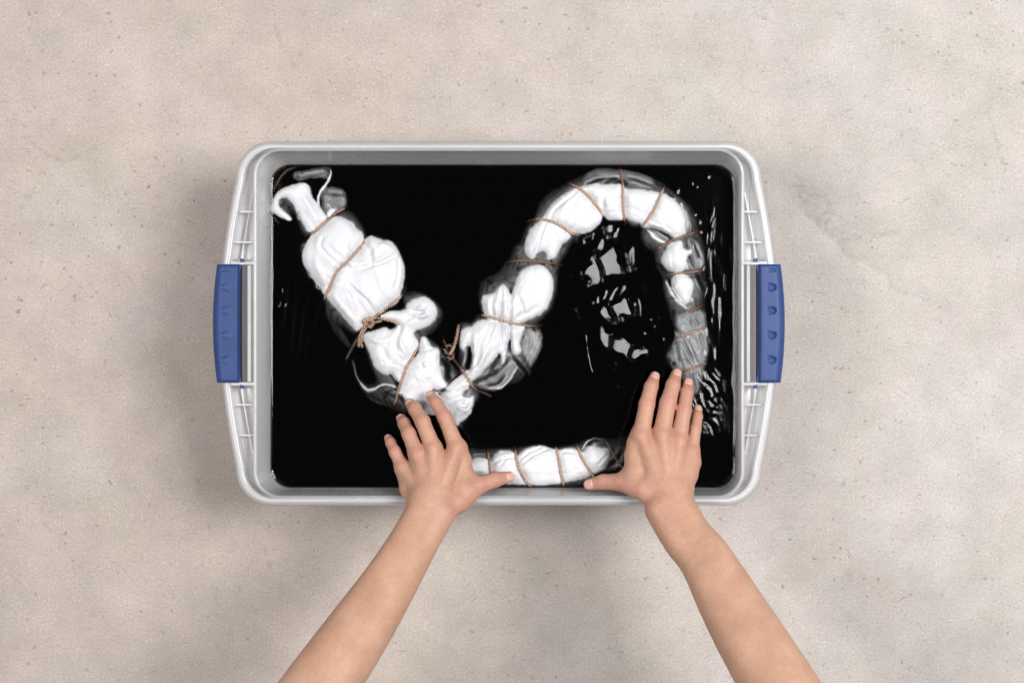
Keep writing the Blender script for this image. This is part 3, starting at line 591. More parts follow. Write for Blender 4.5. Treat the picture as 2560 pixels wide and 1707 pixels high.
# twine: path in picture, name, label;  ends go under the dye
TIES = [
 ('a', T('C1', [(1455,725),(1420,745),(1340,790),(1250,860),(1170,930),(1110,990),(1085,1030)]), "twine tied round the narrow neck at the top left of the cloth"),
 ('b', T('C1', [(1615,1060),(1590,1105),(1500,1210),(1400,1310),(1340,1370),(1290,1480),(1262,1560)]) + T('C2', [(480,80),(450,160),(430,215)]), "twine crossing the widest bulge of white cloth at left"),
 ('d', T('C4', [(345,365),(385,350),(450,350),(530,372),(620,400),(720,425),(820,440),(900,450),(970,448),(1005,430)]), "long pale twine pulling in the pleats of the rising middle section"),
 ('e', T('C3', [(450,690),(510,668),(600,660),(700,680),(800,730),(890,790),(950,812),(1000,812)]), "twine round the left shoulder of the cloth arch, just below the first bend"),
 ('f', T('C3', [(235,1110),(280,1082),(400,1065),(530,1072),(650,1082),(760,1100),(815,1112)]), "flat twine where grey folds narrow at the left foot of the arch"),
 ('g', T('C3', [(840,300),(900,325),(970,360),(1050,420),(1120,500),(1180,580),(1200,625)]), "slanting twine at the upper left bend of the cloth arch"),
 ('h', T('C3', [(1355,150),(1385,200),(1395,300),(1400,450),(1405,580),(1420,680),(1425,720)]), "upright twine across the very top of the cloth arch"),
 ('i', T('C3', [(1810,310),(1790,370),(1750,470),(1690,590),(1620,690),(1575,745)]), "slanting twine at the upper right bend of the cloth arch"),
 ('j', T('C3', [(2170,765),(2110,785),(2000,820),(1880,870),(1780,930),(1710,975)]), "twine at the start of the arch's right leg, by the bright wet fold"),
 ('k', T('C3', [(2215,1145),(2150,1165),(2050,1180),(1950,1190),(1850,1205),(1780,1225)]), "twine between the two small white ovals on the right leg"),
 ('l', T('G', [(640,1450),(590,1480),(500,1530),(430,1562),(360,1590)]) , "twine below the lower white oval, where the right leg turns grey"),
 ('m', T('E', [(640,175),(590,190),(500,225),(400,265),(300,300),(235,320)]), "twine round the middle of the grey soaked leg"),
 ('n', T('E', [(620,625),(560,645),(470,680),(390,705),(310,722),(220,730)]), "twine touching the middle fingertip of the right hand"),
 ('o', T('C7', [(1130,400),(1170,402),(1200,410),(1215,408)]), "short glimpse of twine between ring finger and little finger"),
 ('q', T('CB', [(445,145),(462,180),(480,260),(492,330),(500,420),(540,500),(580,550),(620,560)]), "twine on the bottom roll that passes under the left thumb"),
 ('r', T('CB', [(730,135),(737,180),(750,270),(780,370),(830,460),(890,525),(940,560)]), "curved twine on the bottom roll just right of the left thumb tip"),
 ('s', T('CB', [(1125,130),(1145,190),(1165,270),(1180,370),(1200,460),(1225,560)]), "nearly straight twine at the middle of the bottom roll"),
 ('t', T('CB', [(1335,115),(1355,170),(1400,270),(1450,350),(1500,425),(1540,480)]), "twine on the bottom roll that meets the right thumb"),
 ('u', T('CB', [(1590,45),(1625,90),(1670,160),(1720,250),(1790,350),(1850,420)]), "dark damp twine on the bottom roll beside the right palm"),
]
KNOT_A = [T('C2', [(1235,60),(1215,115),(1170,170),(1080,240),(1000,310),(940,355),(890,385),(845,410),(820,450)]),
          T('C2', [(860,400),(835,440),(800,500),(780,560),(772,620),(775,660)]), T('C2', [(880,420),(845,465),(815,520),(795,590),(800,630),(810,662)]),
          T('C2', [(830,395),(900,372),(980,375),(1060,392),(1120,408),(1165,436)]), T('C2', [(790,530),(750,590),(705,670),(672,730),(650,775)]),
          T('C2', [(820,400),(850,440),(890,450),(910,420),(880,390),(840,385),(815,410)]), T('C2', [(895,375),(915,420),(890,460),(855,445)]), T('C2', [(870,440),(930,415),(1000,400)])]
KNOT_B = [T('C2', [(1750,438),(1742,500),(1732,560),(1712,630),(1690,690),(1660,730)]),
          T('C2', [(1600,585),(1625,640),(1650,700),(1670,745),(1720,800),(1790,890),(1840,960),(1880,1030),(1930,1080),(2000,1105),(2070,1140)]),
          T('C2', [(1620,650),(1660,640),(1690,670),(1660,720),(1625,710),(1615,670)]), T('C2', [(1640,730),(1680,715),(1700,755),(1665,775),(1640,745)])]
TIE_D = T('C2', [(1355,640),(1320,710),(1285,780),(1240,850),(1210,930),(1180,1020),(1155,1110),(1130,1190),(1108,1265)])
STRING_C = T('C1', [(960,335),(900,358),(850,382),(800,430),(745,520),(700,600),(672,680),(668,740),(690,790),(730,850),(775,900)])

def build_cloth():
    root = empty("cloth_bundle", P(1280, 800, ZL))
    tag(root, "long white cloth gathered, rolled and bound with twine, lying in black dye", "cloth")
    rx, ry, rz = P(1280, 800, ZL)
    tie_all = [t[1] for t in TIES] + [KNOT_A[0], KNOT_B[1][2:], TIE_D]
    rng = np.random.RandomState(5)
    for pi, (name, c) in enumerate(CLOTH.items()):
        allp = np.array([p for poly in c['G'] + c['W'] for p in poly])
        x0, y0 = allp.min(0) - 16; x1, y1 = allp.max(0) + 16
        i0, i1 = max(0, int((x0 - G0X) / GSTEP)), min(GNX, int((x1 - G0X) / GSTEP) + 1)
        j0, j1 = max(0, int((y0 - G0Y) / GSTEP)), min(GNY, int((y1 - G0Y) / GSTEP) + 1)
        X = GX[j0:j1, i0:i1]; Y = GY[j0:j1, i0:i1]
        wob = 1.1; Xw = X + wob * vnoise(X / 12, Y / 12, 11 + pi); Yw = Y + wob * vnoise(X / 9, Y / 9, 31 + pi)
        dW = np.full(X.shape, -1e3); dG = dW.copy()
        for poly in c['W']: dW = np.maximum(dW, poly_sd(Xw, Yw, smooth_poly(poly, 1)))
        dS = np.full(X.shape, -1e3)
        hs = np.full(X.shape, -1.0)
        for poly, b0_, am_ in c.get('S', []):
            q = poly_sd(Xw, Yw, smooth_poly(poly, 2)); dS = np.maximum(dS, q)
            hs = np.maximum(hs, np.where(q > -6, b0_ + am_ * np.sqrt(np.clip(1 - (1 - np.clip(q / 30, 0, 1))**2, 0, 1)) + 0.0002 * np.clip(q, -6, 0), -1.0))
        for poly in c['G']: dG = np.maximum(dG, poly_sd(Xw, Yw, smooth_poly(poly, 2)))
        dG = np.maximum(dG, dW + 2)
        # folds follow the run of the cloth
        _, s, side, _ = seg_dist(X, Y, c['spine'])
        fold = fbm(s / 70 + 3.1 * pi, side / 13, 40 + pi, 3) + 0.5 * fbm(X / 34, Y / 34, 60 + pi, 2)
        crumple = fbm(X / 60, Y / 60, 80 + pi, 3)
        ridged = 1 - np.abs(vnoise(s / 55 + 9, side / 17, 90 + pi)) * 2
        bd = seg_dist(X, Y, [tuple(p) for p in c['spine']])[0]
        tI = np.clip(dW / c['R'], 0, 1)
        inside = c['H'] * np.sqrt(np.clip(1 - (1 - tI)**2, 0, 1)) * 0.001
        inside = blur(inside, 2.0)
        out_d = np.clip(-dW, 0, None); gin = np.clip(dG, 0, None)
        t = out_d / (out_d + gin + 1e-3)
        sub = -(0.0004 + 0.0010 * np.clip(out_d / 7, 0, 1) + 0.0046 * t**1.7)
        sub = np.where(dG <= 0, -0.0060 - 0.0016 * np.clip(-dG, 0, 12), sub)
        h = np.where(dW > 0, inside + 0.0002, sub)
        h = np.where(dS > -6, np.maximum(h, np.where(dW > 0, h, hs)), h)
        lit = np.maximum(sstep(-2, 10, dW), 0.55 * sstep(0, 8, dS)); subw = sstep(-2, 6, dG)
        # dip and pleats at the bindings
        dip = np.zeros(X.shape); pl = np.zeros(X.shape)
        for k, tl in enumerate(tie_all):
            a = np.array(tl)
            if a[:, 0].max() < x0 - 40 or a[:, 0].min() > x1 + 40 or a[:, 1].max() < y0 - 40 or a[:, 1].min() > y1 + 40: continue
            d, ts, tside, L = seg_dist(X, Y, tl)
            g = np.exp(-(d / 11.0)**2); dip = np.maximum(dip, g)
            wv = vnoise(ts / 7.0 + 13.7 * k, tside / 60.0, 200 + k)
            pl += wv * np.exp(-d / 26.0) * (d > -1)
        h = h * np.where(dW > 0, 1 - 0.42 * dip, 1.0)
        h += 0.0010 * pl * (0.35 + 0.65 * lit) * subw
        h += c['nz'] * 0.001 * (1.25 * fold * np.clip(dW / 18, 0, 1) + 0.9 * fold * subw * (1 - lit) * 0.6)
        cr1 = np.clip(1 - np.abs(vnoise(s / 62 + 3, side / 11 + 0.25 * s / 30, 120 + pi)) * 5.0, 0, 1)**1.5 * sstep(-0.15, 0.45, vnoise(X / 33, Y / 33, 140 + pi))
        cr2 = np.clip(1 - np.abs(vnoise(s / 26 + 31, side / 21 - 0.4 * s / 30, 150 + pi)) * 6.0, 0, 1)**1.5 * sstep(0.0, 0.5, vnoise(X / 27, Y / 27, 160 + pi))
        h -= (0.0007 * cr1 + 0.0004 * cr2) * np.clip(dW / 14, 0, 1) + 0.0042 * (cr1 + 0.6 * cr2) * subw * (1 - lit)
        h += 0.0020 * crumple * np.clip(dW / 25, 0, 1)
        for pts, wd, amp in c['strokes']:
            a = np.array(pts)
            d, ts, _, L = seg_dist(Xw, Yw, [tuple(q) for q in smooth_line(pts, 6)])
            ends = np.clip(np.minimum(ts, L - ts) / (0.25 * L + 1), 0, 1)**0.6
            prof = np.exp(-(d / wd)**2) if amp > 0 else np.exp(-(d / (1.15 * wd))**1.3) - 0.40 * np.exp(-((d - 2.8 * wd) / (1.5 * wd))**2)
            h += 0.001 * amp * 1.9 * prof * ends * (subw if amp > 0 else 1)
        h = blur(h, 0.55)
        # which threads have drunk dye: everything outside the dry top, with a ragged front
        edge = dW + 1.0 * vnoise(X / 10, Y / 10, 300 + pi) + 0.5 * vnoise(X / 4, Y / 4, 320 + pi)
        wet = 1 - sstep(-3.0, 3.2, edge)
        bright = np.zeros(X.shape)
        for pts, wd, amp in c['strokes']:
            if amp >= 2.4: bright = np.maximum(bright, np.exp(-(seg_dist(X, Y, pts)[0] / (wd * 0.8))**2))
        wet = np.clip(wet - 0.5 * bright, 0, 1)
        keep = dG > -9
        HMAP[j0:j1, i0:i1] = np.maximum(HMAP[j0:j1, i0:i1], np.where(keep, h, -0.03))
        # solid body: relief on top, belly below
        cell = keep[:-1, :-1] & keep[1:, :-1] & keep[1:, 1:] & keep[:-1, 1:]
        top = PA(X.ravel(), Y.ravel(), (ZL + h).ravel())
        dep = np.clip(np.minimum(dG + 9, 60) / 60, 0, 1)
        bz = np.minimum(ZL + h - 0.004, ZL - 0.012 - 0.030 * np.sqrt(1 - (1 - dep)**2))
        bot = PA(X.ravel(), Y.ravel(), bz.ravel())
        ny, nx = X.shape; idx = np.arange(ny * nx).reshape(ny, nx); nb = ny * nx
        jj, ii = np.nonzero(cell)
        a_, b_, c_, d_ = idx[jj, ii], idx[jj + 1, ii], idx[jj + 1, ii + 1], idx[jj, ii + 1]
        F = [np.stack([a_, b_, c_, d_], -1), np.stack([a_, d_, c_, b_], -1) + nb]
        pc = np.pad(cell, 1)
        up = cell & ~pc[:-2, 1:-1]; dn = cell & ~pc[2:, 1:-1]; lf = cell & ~pc[1:-1, :-2]; rt = cell & ~pc[1:-1, 2:]
        for msk, (p, q) in ((up, ((0, 0), (0, 1))), (dn, ((1, 1), (1, 0))), (lf, ((1, 0), (0, 0))), (rt, ((0, 1), (1, 1)))):
            j, i = np.nonzero(msk); u = idx[j + p[0], i + p[1]]; v = idx[j + q[0], i + q[1]]
            F.append(np.stack([u, v, v + nb, u + nb], -1))
        F = np.concatenate(F); used = np.unique(F); remap = np.full(2 * nb, -1); remap[used] = np.arange(len(used))
        V = np.concatenate([top, bot])[used] - np.array([rx, ry, rz])
        wa = np.concatenate([wet.ravel(), np.ones(nb)])[used]
        o = mesh_obj(name, V, remap[F], M_CLOTH, root, attrs={'wet': wa})
    return root
CLOTH_ROOT = build_cloth()

def hmap_at(px, py):
    i = np.clip((np.asarray(px) - G0X) / GSTEP, 0, GNX - 1.01); j = np.clip((np.asarray(py) - G0Y) / GSTEP, 0, GNY - 1.01)
    i0 = i.astype(int); j0 = j.astype(int); fi = i - i0; fj = j - j0
    return (HMAP[j0, i0] * (1 - fi) * (1 - fj) + HMAP[j0, i0 + 1] * fi * (1 - fj) + HMAP[j0 + 1, i0] * (1 - fi) * fj + HMAP[j0 + 1, i0 + 1] * fi * fj)

# ------------------------------------------------------------------ twine
def tube(path, rad, seg=6):
    path = np.asarray(path); n = len(path)
    t = np.gradient(path, axis=0); t /= np.linalg.norm(t, axis=1, keepdims=True) + 1e-12
    up = np.array([0, 0, 1.0]); a = np.cross(t, up); la = np.linalg.norm(a, axis=1, keepdims=True)
    a = np.where(la > 1e-3, a / (la + 1e-9), np.array([1.0, 0, 0])); b = np.cross(a, t)
    ang = np.arange(seg) * 2 * math.pi / seg
    rad = np.broadcast_to(rad, (n,))
    V = path[:, None] + rad[:, None, None] * (np.cos(ang)[None, :, None] * a[:, None] + np.sin(ang)[None, :, None] * b[:, None])
    i = np.arange(n - 1)[:, None] * seg; k = np.arange(seg)[None]
    F = np.stack([i + k, i + (k + 1) % seg, i + seg + (k + 1) % seg, i + seg + k], -1).reshape(-1, 4)
    return V.reshape(-1, 3), F, a, b
def strands(path, R=0.00114, hr=0.00100, pitch=0.0078, ply=2, fuzz=0, rng=None, phase=0):
    """twisted cord along a 3-D path; returns vertices, faces"""
    path = np.asarray(path); L = np.concatenate([[0], np.cumsum(np.linalg.norm(np.diff(path, axis=0), axis=1))])
    n = max(8, int(L[-1] / 0.0006)); s = np.linspace(0, L[-1], n)
    p = np.stack([np.interp(s, L, path[:, k]) for k in range(3)], -1)
    _, _, a, b = tube(p, 0.001)
    VV, FF, off = [], [], 0
    for k in range(ply):
        ph = 2 * math.pi * s / pitch + 2 * math.pi * k / ply + phase
        q = p + hr * (np.cos(ph)[:, None] * a + np.sin(ph)[:, None] * b)
        r = R * (1 + 0.12 * np.sin(s * 2100 + k * 2))
        r[:2] *= 0.6; r[-2:] *= 0.6
        v, f, _, _ = tube(q, r, 7); VV.append(v); FF.append(f + off); off += len(v)
    for k in range(fuzz):
        i = rng.randint(2, n - 2); d = rng.randn(3); d[2] = abs(d[2]) * 0.8; d /= np.linalg.norm(d)
        l = rng.uniform(0.0015, 0.004); tt = np.linspace(0, 1, 5)[:, None]
        tg = (p[i + 1] - p[i]); tg = tg / (np.linalg.norm(tg) + 1e-9)
        q = p[i] + d * l * tt + tg * (l * 0.7 * tt * tt * rng.choice([-1, 1])) + d * 0.0009
        v, f, _, _ = tube(q, 0.00010, 4); VV.append(v); FF.append(f + off); off += len(v)
    return np.concatenate(VV), np.concatenate(FF)
def lay(pts, lift=0.0013, ends=(True, True), step=1.6):
    l = smooth_line(pts, step); h = hmap_at(l[:, 0], l[:, 1])
    h = np.convolve(np.pad(h, 4, mode='edge'), np.ones(9) / 9, 'valid')
    h = np.maximum(h, -0.006)
    n = len(l); d = np.arange(n) * step
    if ends[0]: h -= 0.004 * np.exp(-d / 7)
    if ends[1]: h -= 0.004 * np.exp(-d[::-1] / 7)
    return PA(l[:, 0], l[:, 1], ZL + h + lift)
rngT = np.random.RandomState(9)
GT = "twine bindings round the wet cloth"
def make_twine(paths, label, wetbias=0.0, fuzz=26, group=GT, name="twine"):
    VV, FF, off = [], [], 0
    for i, p in enumerate(paths):
        v, f = strands(p, fuzz=int(fuzz * len(p) / 60) if fuzz else 0, rng=rngT, phase=rngT.rand() * 6)
        VV.append(v); FF.append(f + off); off += len(v)
    V = np.concatenate(VV); F = np.concatenate(FF)
    nz = vnoise(V[:, 0] * 90, V[:, 1] * 90, 77)
    wet = np.clip(1.0 - (V[:, 2] - ZL + 0.0005) / 0.0065 + 0.35 * nz + wetbias, 0, 1)
    loc = V.mean(0); o = mesh_obj(name, V - loc, F, M_TWINE, attrs={'wet': wet}); o.location = loc
    tag(o, label, "twine", group)
    return o
for key, pts, label in TIES:
    wb = {'u': .45, 'm': .45, 'n': .4, 'l': .3, 'f': .3, 'h': .15, 'j': .1, 'o': .6, 'k': .2}.get(key, -0.1)
    make_twine([lay(pts)], label, wb)
make_twine([lay(TIE_D)], "twine running down the lower fold to the left hand's middle finger", -0.1)
make_twine([lay(STRING_C, 0.0035)], "loose loop of twine in the tub's top left corner", 0.1)
def knot(paths, label, wb, lifts):
    make_twine([lay(p, l, (i == 0, False)) for i, (p, l) in enumerate(zip(paths, lifts))], label, wb, name="knotted_twine")
knot(KNOT_A, "thick knot of pale twine with two short tails at the middle left", -0.45, [0.0013, 0.0045, 0.0045, 0.0042, 0.0025, 0.0050, 0.0062, 0.0050])
knot(KNOT_B, "dark knotted twine with one end sticking up, right of the folds", 0.1, [0.0095, 0.0020, 0.0045, 0.0042])

# ------------------------------------------------------------------ the dye
def build_dye():
    x0, x1, y0, y1 = 668, 1848, 404, 1228
    step = 2.0
    xs = np.arange(x0, x1 + 1, step); ys = np.arange(y0, y1 + 1, step); X, Y = np.meshgrid(xs, ys)
    hx, hy, r = 580.5, 402.5, 49; cx, cy = 1257.5, 815.5
    qx = np.abs(X - cx) - (hx - r); qy = np.abs(Y - cy) - (hy - r)
    dw = -(np.hypot(np.maximum(qx, 0), np.maximum(qy, 0)) + np.minimum(np.maximum(qx, qy), 0) - r)   # + inside
    h = np.zeros(X.shape)
    # creep up the wall and round the cloth
    h += 0.0027 * np.exp(-np.clip(dw + 1, 0, None) / 8.0) * (0.95 + 0.12 * vnoise(X / 50, Y / 50, 1))
    hm = hmap_at(X.ravel(), Y.ravel()).reshape(X.shape)
    em = (hm > 0).astype(float); near = blur(em, 3.6)
    h += 0.0008 * near * (0.4 + 0.9 * np.clip(vnoise(X / 16, Y / 16, 2) + 0.2, 0, 1))
    # ripples
    def win(ax, ay, bx, by, ang=0):
        c, s = math.cos(ang), math.sin(ang); u = (X - ax) * c + (Y - ay) * s; v = -(X - ax) * s + (Y - ay) * c
        return np.exp(-((u / bx)**2 + (v / by)**2)**1.5)
    def waves(wl, ang, stretch, seed, warp=0.5):
        c, s = math.cos(ang), math.sin(ang); u = X * c + Y * s; v = -X * s + Y * c
        w_ = vnoise(u / (wl * 1.7), v / (wl * stretch), seed + 1) * warp * wl
        return np.sin(2 * math.pi * (u + w_ + 0.6 * wl * fbm(u / (wl * 3), v / (wl * stretch), seed, 3)) / wl)
    def lumps(wl, seed, ang=0, st=1.0):
        c, s = math.cos(ang), math.sin(ang); u = X * c + Y * s; v = -X * s + Y * c
        return fbm(u / wl, v / (wl * st), seed, 3)
    # patches inside the arch: swells whose flanks lean towards the lamp at right
    PT = [T('C3', [(1000,1230),(1010,1160),(1070,1080),(1110,1020),(1180,1000),(1230,970),(1280,930),(1310,980),(1370,1010),(1350,1050),(1300,1060),(1380,1100),(1460,1140),(1440,1190),(1380,1190),(1330,1180),(1280,1220),(1220,1230),(1180,1285),(1120,1290),(1080,1340),(1065,1320),(1090,1270),(1040,1210),(1020,1260)]),
          T('C3', [(1450,950),(1500,920),(1495,990),(1480,1080),(1450,1110),(1440,1030)]),
          T('C4', [(1540,320),(1600,270),(1680,230),(1780,200),(1860,180),(1930,200),(1945,250),(1920,290),(1950,310),(1900,360),(1850,330),(1790,330),(1760,360),(1780,400),(1730,430),(1680,400),(1660,370),(1590,350)]),
          T('C4', [(1570,440),(1600,430),(1620,490),(1680,540),(1750,580),(1830,570),(1870,620),(1880,670),(1960,660),(2020,700),(2010,740),(1950,770),(1910,820),(1870,770),(1800,750),(1720,710),(1640,670),(1610,610),(1570,560)]),
          T('C4', [(1510,280),(1520,180),(1560,140),(1700,80),(1890,35),(1885,75),(1800,130),(1650,205),(1600,215),(1550,220)]),
          T('C3', [(1210,720),(1260,700),(1290,750),(1250,810),(1215,780)]), T('C3', [(1330,740),(1360,745),(1320,830),(1295,870),(1290,820)]),
          T('C3', [(1140,920),(1190,850),(1250,820),(1220,900),(1180,970),(1100,975)]), T('C3', [(990,840),(1040,820),(1100,790),(1080,870),(1030,920),(1000,890)])]
    hp = np.zeros(X.shape)
    for k, pl in enumerate(PT):
        a = np.array(pl); ax, ay = a.mean(0); m = (np.abs(X - ax) < 110) & (np.abs(Y - ay) < 110)
        sd = poly_sd(X[m] + 2.5 * vnoise(X[m] / 9, Y[m] / 9, 540), Y[m] + 2.5 * vnoise(X[m] / 9, Y[m] / 9, 541), smooth_poly(pl, 1))
        wn = sstep(-4, 2.5, sd)
        u = X[m] - ax + 6 * vnoise(X[m] / 36, Y[m] / 24, 530 + k) + 0.35 * (Y[m] - ay) * (1 if k in (3, 4) else -1) + 9 * k
        per = 58.0 if k in (0, 2, 3) else (17.0 if k == 4 else 40.0)
        f = np.mod(u, per) / per
        saw = np.where(f < 0.88, 1 - f / 0.88, (f - 0.88) / 0.12)
        q = wn * (0.20 * per * S * 0.88 * (saw - 0.3) + (0.10 if k in (3, 4) else -0.04) * S * (Y[m] - ay) + 0.00015 * vnoise(X[m] / 20, Y[m] / 16, 500 + k))
        hp[m] = np.where(np.abs(q) > np.abs(hp[m]), q, hp[m])
    h += blur(hp, 1.3)
    h = blur(h, 0.7)
    # right-hand margin: fine ripples running along the wall
    mR = sstep(1758, 1784, X) * sstep(500, 620, Y) * (1 - sstep(1010, 1100, Y)) * sstep(6, 14, dw)
    patch = sstep(-0.1, 0.35, vnoise(X / 30, Y / 60, 705))
    h += mR * (0.00044 * vnoise(X / 14, Y / 40, 710) + 0.00022 * vnoise(X / 8, Y / 26, 712)) * (0.45 + 0.55 * patch)
    mR2 = sstep(1690, 1740, X) * sstep(905, 950, Y) * (1 - sstep(1060, 1105, Y)) * sstep(6, 14, dw)
    h += mR2 * (0.00020 * waves(17, -0.42 + 0.0, 4, 720, 2.4) + 0.00026 * vnoise(X / 11, Y / 17, 722))
    mR3 = win(1772, 640, 14, 130, 0.08)
    h += mR3 * 0.00016 * waves(10, 0.18, 4, 740, 1.0) * sstep(-0.2, 0.2, vnoise(X / 10, Y / 14, 745))
    # scattered glints
    for (ax, ay, rr) in ((1508, 700, 8), (1313, 530, 7), (1575, 438, 4), (1689, 479, 8), (1728, 460, 4), (1740, 468, 4), (1769, 443, 5), (1736, 538, 4), (1747, 557, 5), (1750, 582, 4),
                         (1235, 1010, 9), (1218, 1028, 10), (1240, 1040, 6), (1108, 782, 7), (1111, 820, 7), (1116, 828, 6), (1602, 745, 3), (1625, 800, 5), (1655, 848, 6), (1608, 835, 6), (1535, 910, 6),
                         (1532, 925, 6), (1542, 968, 6), (1395, 905, 5), (1640, 780, 4), (1635, 818, 4), (1191, 1110, 4), (1285, 611, 3), (1588, 672, 4), (1612, 722, 4), (1645, 795, 4), (1408, 912, 4), (1448, 935, 3)):
        e = ((X - ax)**2 + (Y - ay)**2)
        h += 0.00030 * rr / 4 * np.exp(-e / (rr * 0.9)**2)
    # crease line left of the ripples, and slow rings at far left
    ln = [(1425, 690), (1426, 745), (1445, 790), (1463, 830), (1466, 880), (1478, 930)]
    d, s, side, L = seg_dist(X + 1.5 * vnoise(X / 8, Y / 8, 9), Y, ln)
    h += 0.00042 * np.exp(-(d / 2.6)**2) * (0.5 + 0.6 * vnoise(s / 9, s * 0, 10))
    h += win(760, 800, 90, 110) * 0.00008 * waves(24, 0.2, 5, 760, 1.0)
    h += win(730, 830, 60, 90) * 0.00006 * lumps(16, 770)
    h += 0.00002 * lumps(60, 780)
    h += (win(700, 745, 10, 34, 0.1) + win(716, 772, 6, 22, 0.15)) * 0.00009 * waves(15, 0.15, 3, 790, 1.2)
    cap = dw > -3.5
    cell = cap[:-1, :-1] & cap[1:, :-1] & cap[1:, 1:] & cap[:-1, 1:]
    top = PA(X.ravel(), Y.ravel(), (ZL + h).ravel())
    bot = top.copy(); bot[:, 0] = (bot[:, 0] + 0.012) * 0.86 - 0.012; bot[:, 1] = (bot[:, 1] - 0.02) * 0.86 + 0.02; bot[:, 2] = 0.0125
    ny, nx = X.shape; idx = np.arange(ny * nx).reshape(ny, nx); nb = ny * nx
    jj, ii = np.nonzero(cell)
    a_, b_, c_, d_ = idx[jj, ii], idx[jj + 1, ii], idx[jj + 1, ii + 1], idx[jj, ii + 1]
    F = [np.stack([a_, b_, c_, d_], -1)]
    pc = np.pad(cell, 1)
    up = cell & ~pc[:-2, 1:-1]; dn = cell & ~pc[2:, 1:-1]; lf = cell & ~pc[1:-1, :-2]; rt = cell & ~pc[1:-1, 2:]
    for msk, (p, q) in ((up, ((0, 0), (0, 1))), (dn, ((1, 1), (1, 0))), (lf, ((1, 0), (0, 0))), (rt, ((0, 1), (1, 1)))):
        j, i = np.nonzero(msk); u = idx[j + p[0], i + p[1]]; v = idx[j + q[0], i + q[1]]
        F.append(np.stack([u, v, v + nb, u + nb], -1))
    F.append(np.stack([a_, d_, c_, b_], -1) + nb)
    F = np.concatenate(F); used = np.unique(F); remap = np.full(2 * nb, -1); remap[used] = np.arange(len(used))
    V = np.concatenate([top, bot])[used]; loc = np.array(P(cx, cy, 0.0125)); V = V - loc
    o = mesh_obj("dye_water", V, remap[F], M_DYE); o.location = loc
    tag(o, "glossy black dye bath filling the plastic tub", "dye")
build_dye()

# ------------------------------------------------------------------ arms
def round_cone(p, a, b, r1, r2):
    ba = b - a; l2 = ba @ ba; rr = r1 - r2
    pa = p - a; t = np.clip((pa @ ba) / l2, 0, 1)
    d = np.linalg.norm(pa - t[..., None] * ba, axis=-1)
    return d - (r1 + (r2 - r1) * t)
def smin(a, b, k):
    h = np.clip(0.5 + 0.5 * (b - a) / k, 0, 1)
    return b * (1 - h) + a * h - k * h * (1 - h)
def surface_nets(sdf, lo, hi, vox):
    n = np.ceil((hi - lo) / vox).astype(int) + 2
    B = 8
    nb = np.ceil(n / B).astype(int); n = nb * B + 1
    D = np.full(n, 1.0, dtype=np.float32)
    bc = np.stack(np.meshgrid(*[np.arange(k) for k in nb], indexing='ij'), -1).reshape(-1, 3)
    cen = lo + (bc * B + B / 2) * vox
    d = np.concatenate([sdf(c) for c in np.array_split(cen, max(1, len(cen) // 20000))])
    rad = B * vox * 0.9 + 0.006
    act = bc[np.abs(d) < rad]; neg = bc[d <= -rad]
    for b in neg: D[b[0]*B:b[0]*B+B+1, b[1]*B:b[1]*B+B+1, b[2]*B:b[2]*B+B+1] = -1.0
    g = np.stack(np.meshgrid(*[np.arange(B + 1)] * 3, indexing='ij'), -1).reshape(-1, 3)
    for ch in np.array_split(act, max(1, len(act) // 150)):
        pts = ch[:, None] * B + g[None]; v = sdf(lo + pts.reshape(-1, 3) * vox)
        q = pts.reshape(-1, 3); D[q[:, 0], q[:, 1], q[:, 2]] = v
    ins = D < 0
    # active cells
    c = [ins[i:n[0]-1+i, j:n[1]-1+j, k:n[2]-1+k] for i in (0, 1) for j in (0, 1) for k in (0, 1)]
    s = sum(x.astype(np.int8) for x in c); cells = np.argwhere((s > 0) & (s < 8))
    vid = np.full(n - 1, -1, dtype=np.int64); vid[cells[:, 0], cells[:, 1], cells[:, 2]] = np.arange(len(cells))
    acc = np.zeros((len(cells), 3)); cnt = np.zeros(len(cells))
    corners = np.array([(i, j, k) for i in (0, 1) for j in (0, 1) for k in (0, 1)])
    vals = np.stack([D[cells[:, 0] + q[0], cells[:, 1] + q[1], cells[:, 2] + q[2]] for q in corners], 1)
    for a in range(8):
        for b in range(a + 1, 8):
            if np.abs(corners[a] - corners[b]).sum() != 1: continue
            m = (vals[:, a] < 0) != (vals[:, b] < 0)
            t = np.where(m, vals[:, a] / (vals[:, a] - vals[:, b] + 1e-12), 0)
            acc += np.where(m[:, None], corners[a] + t[:, None] * (corners[b] - corners[a]), 0); cnt += m
    V = lo + (cells + acc / cnt[:, None]) * vox
    F = []
    for ax in range(3):
        sl0 = [slice(None)] * 3; sl1 = [slice(None)] * 3; sl0[ax] = slice(0, -1); sl1[ax] = slice(1, None)
        A = ins[tuple(sl0)]; Bq = ins[tuple(sl1)]; e = np.argwhere(A != Bq)
        u, v = (ax + 1) % 3, (ax + 2) % 3
        e = e[(e[:, u] > 0) & (e[:, v] > 0) & (e[:, u] < n[u] - 1) & (e[:, v] < n[v] - 1)]
        du = np.zeros(3, int); du[u] = 1; dv = np.zeros(3, int); dv[v] = 1
        q = [e - du - dv, e - dv, e, e - du]; q = np.stack([vid[x[:, 0], x[:, 1], x[:, 2]] for x in q], -1)
        flip = ~A[e[:, 0], e[:, 1], e[:, 2]]; q[flip] = q[flip][:, ::-1]; F.append(q)
    return V, np.concatenate(F)

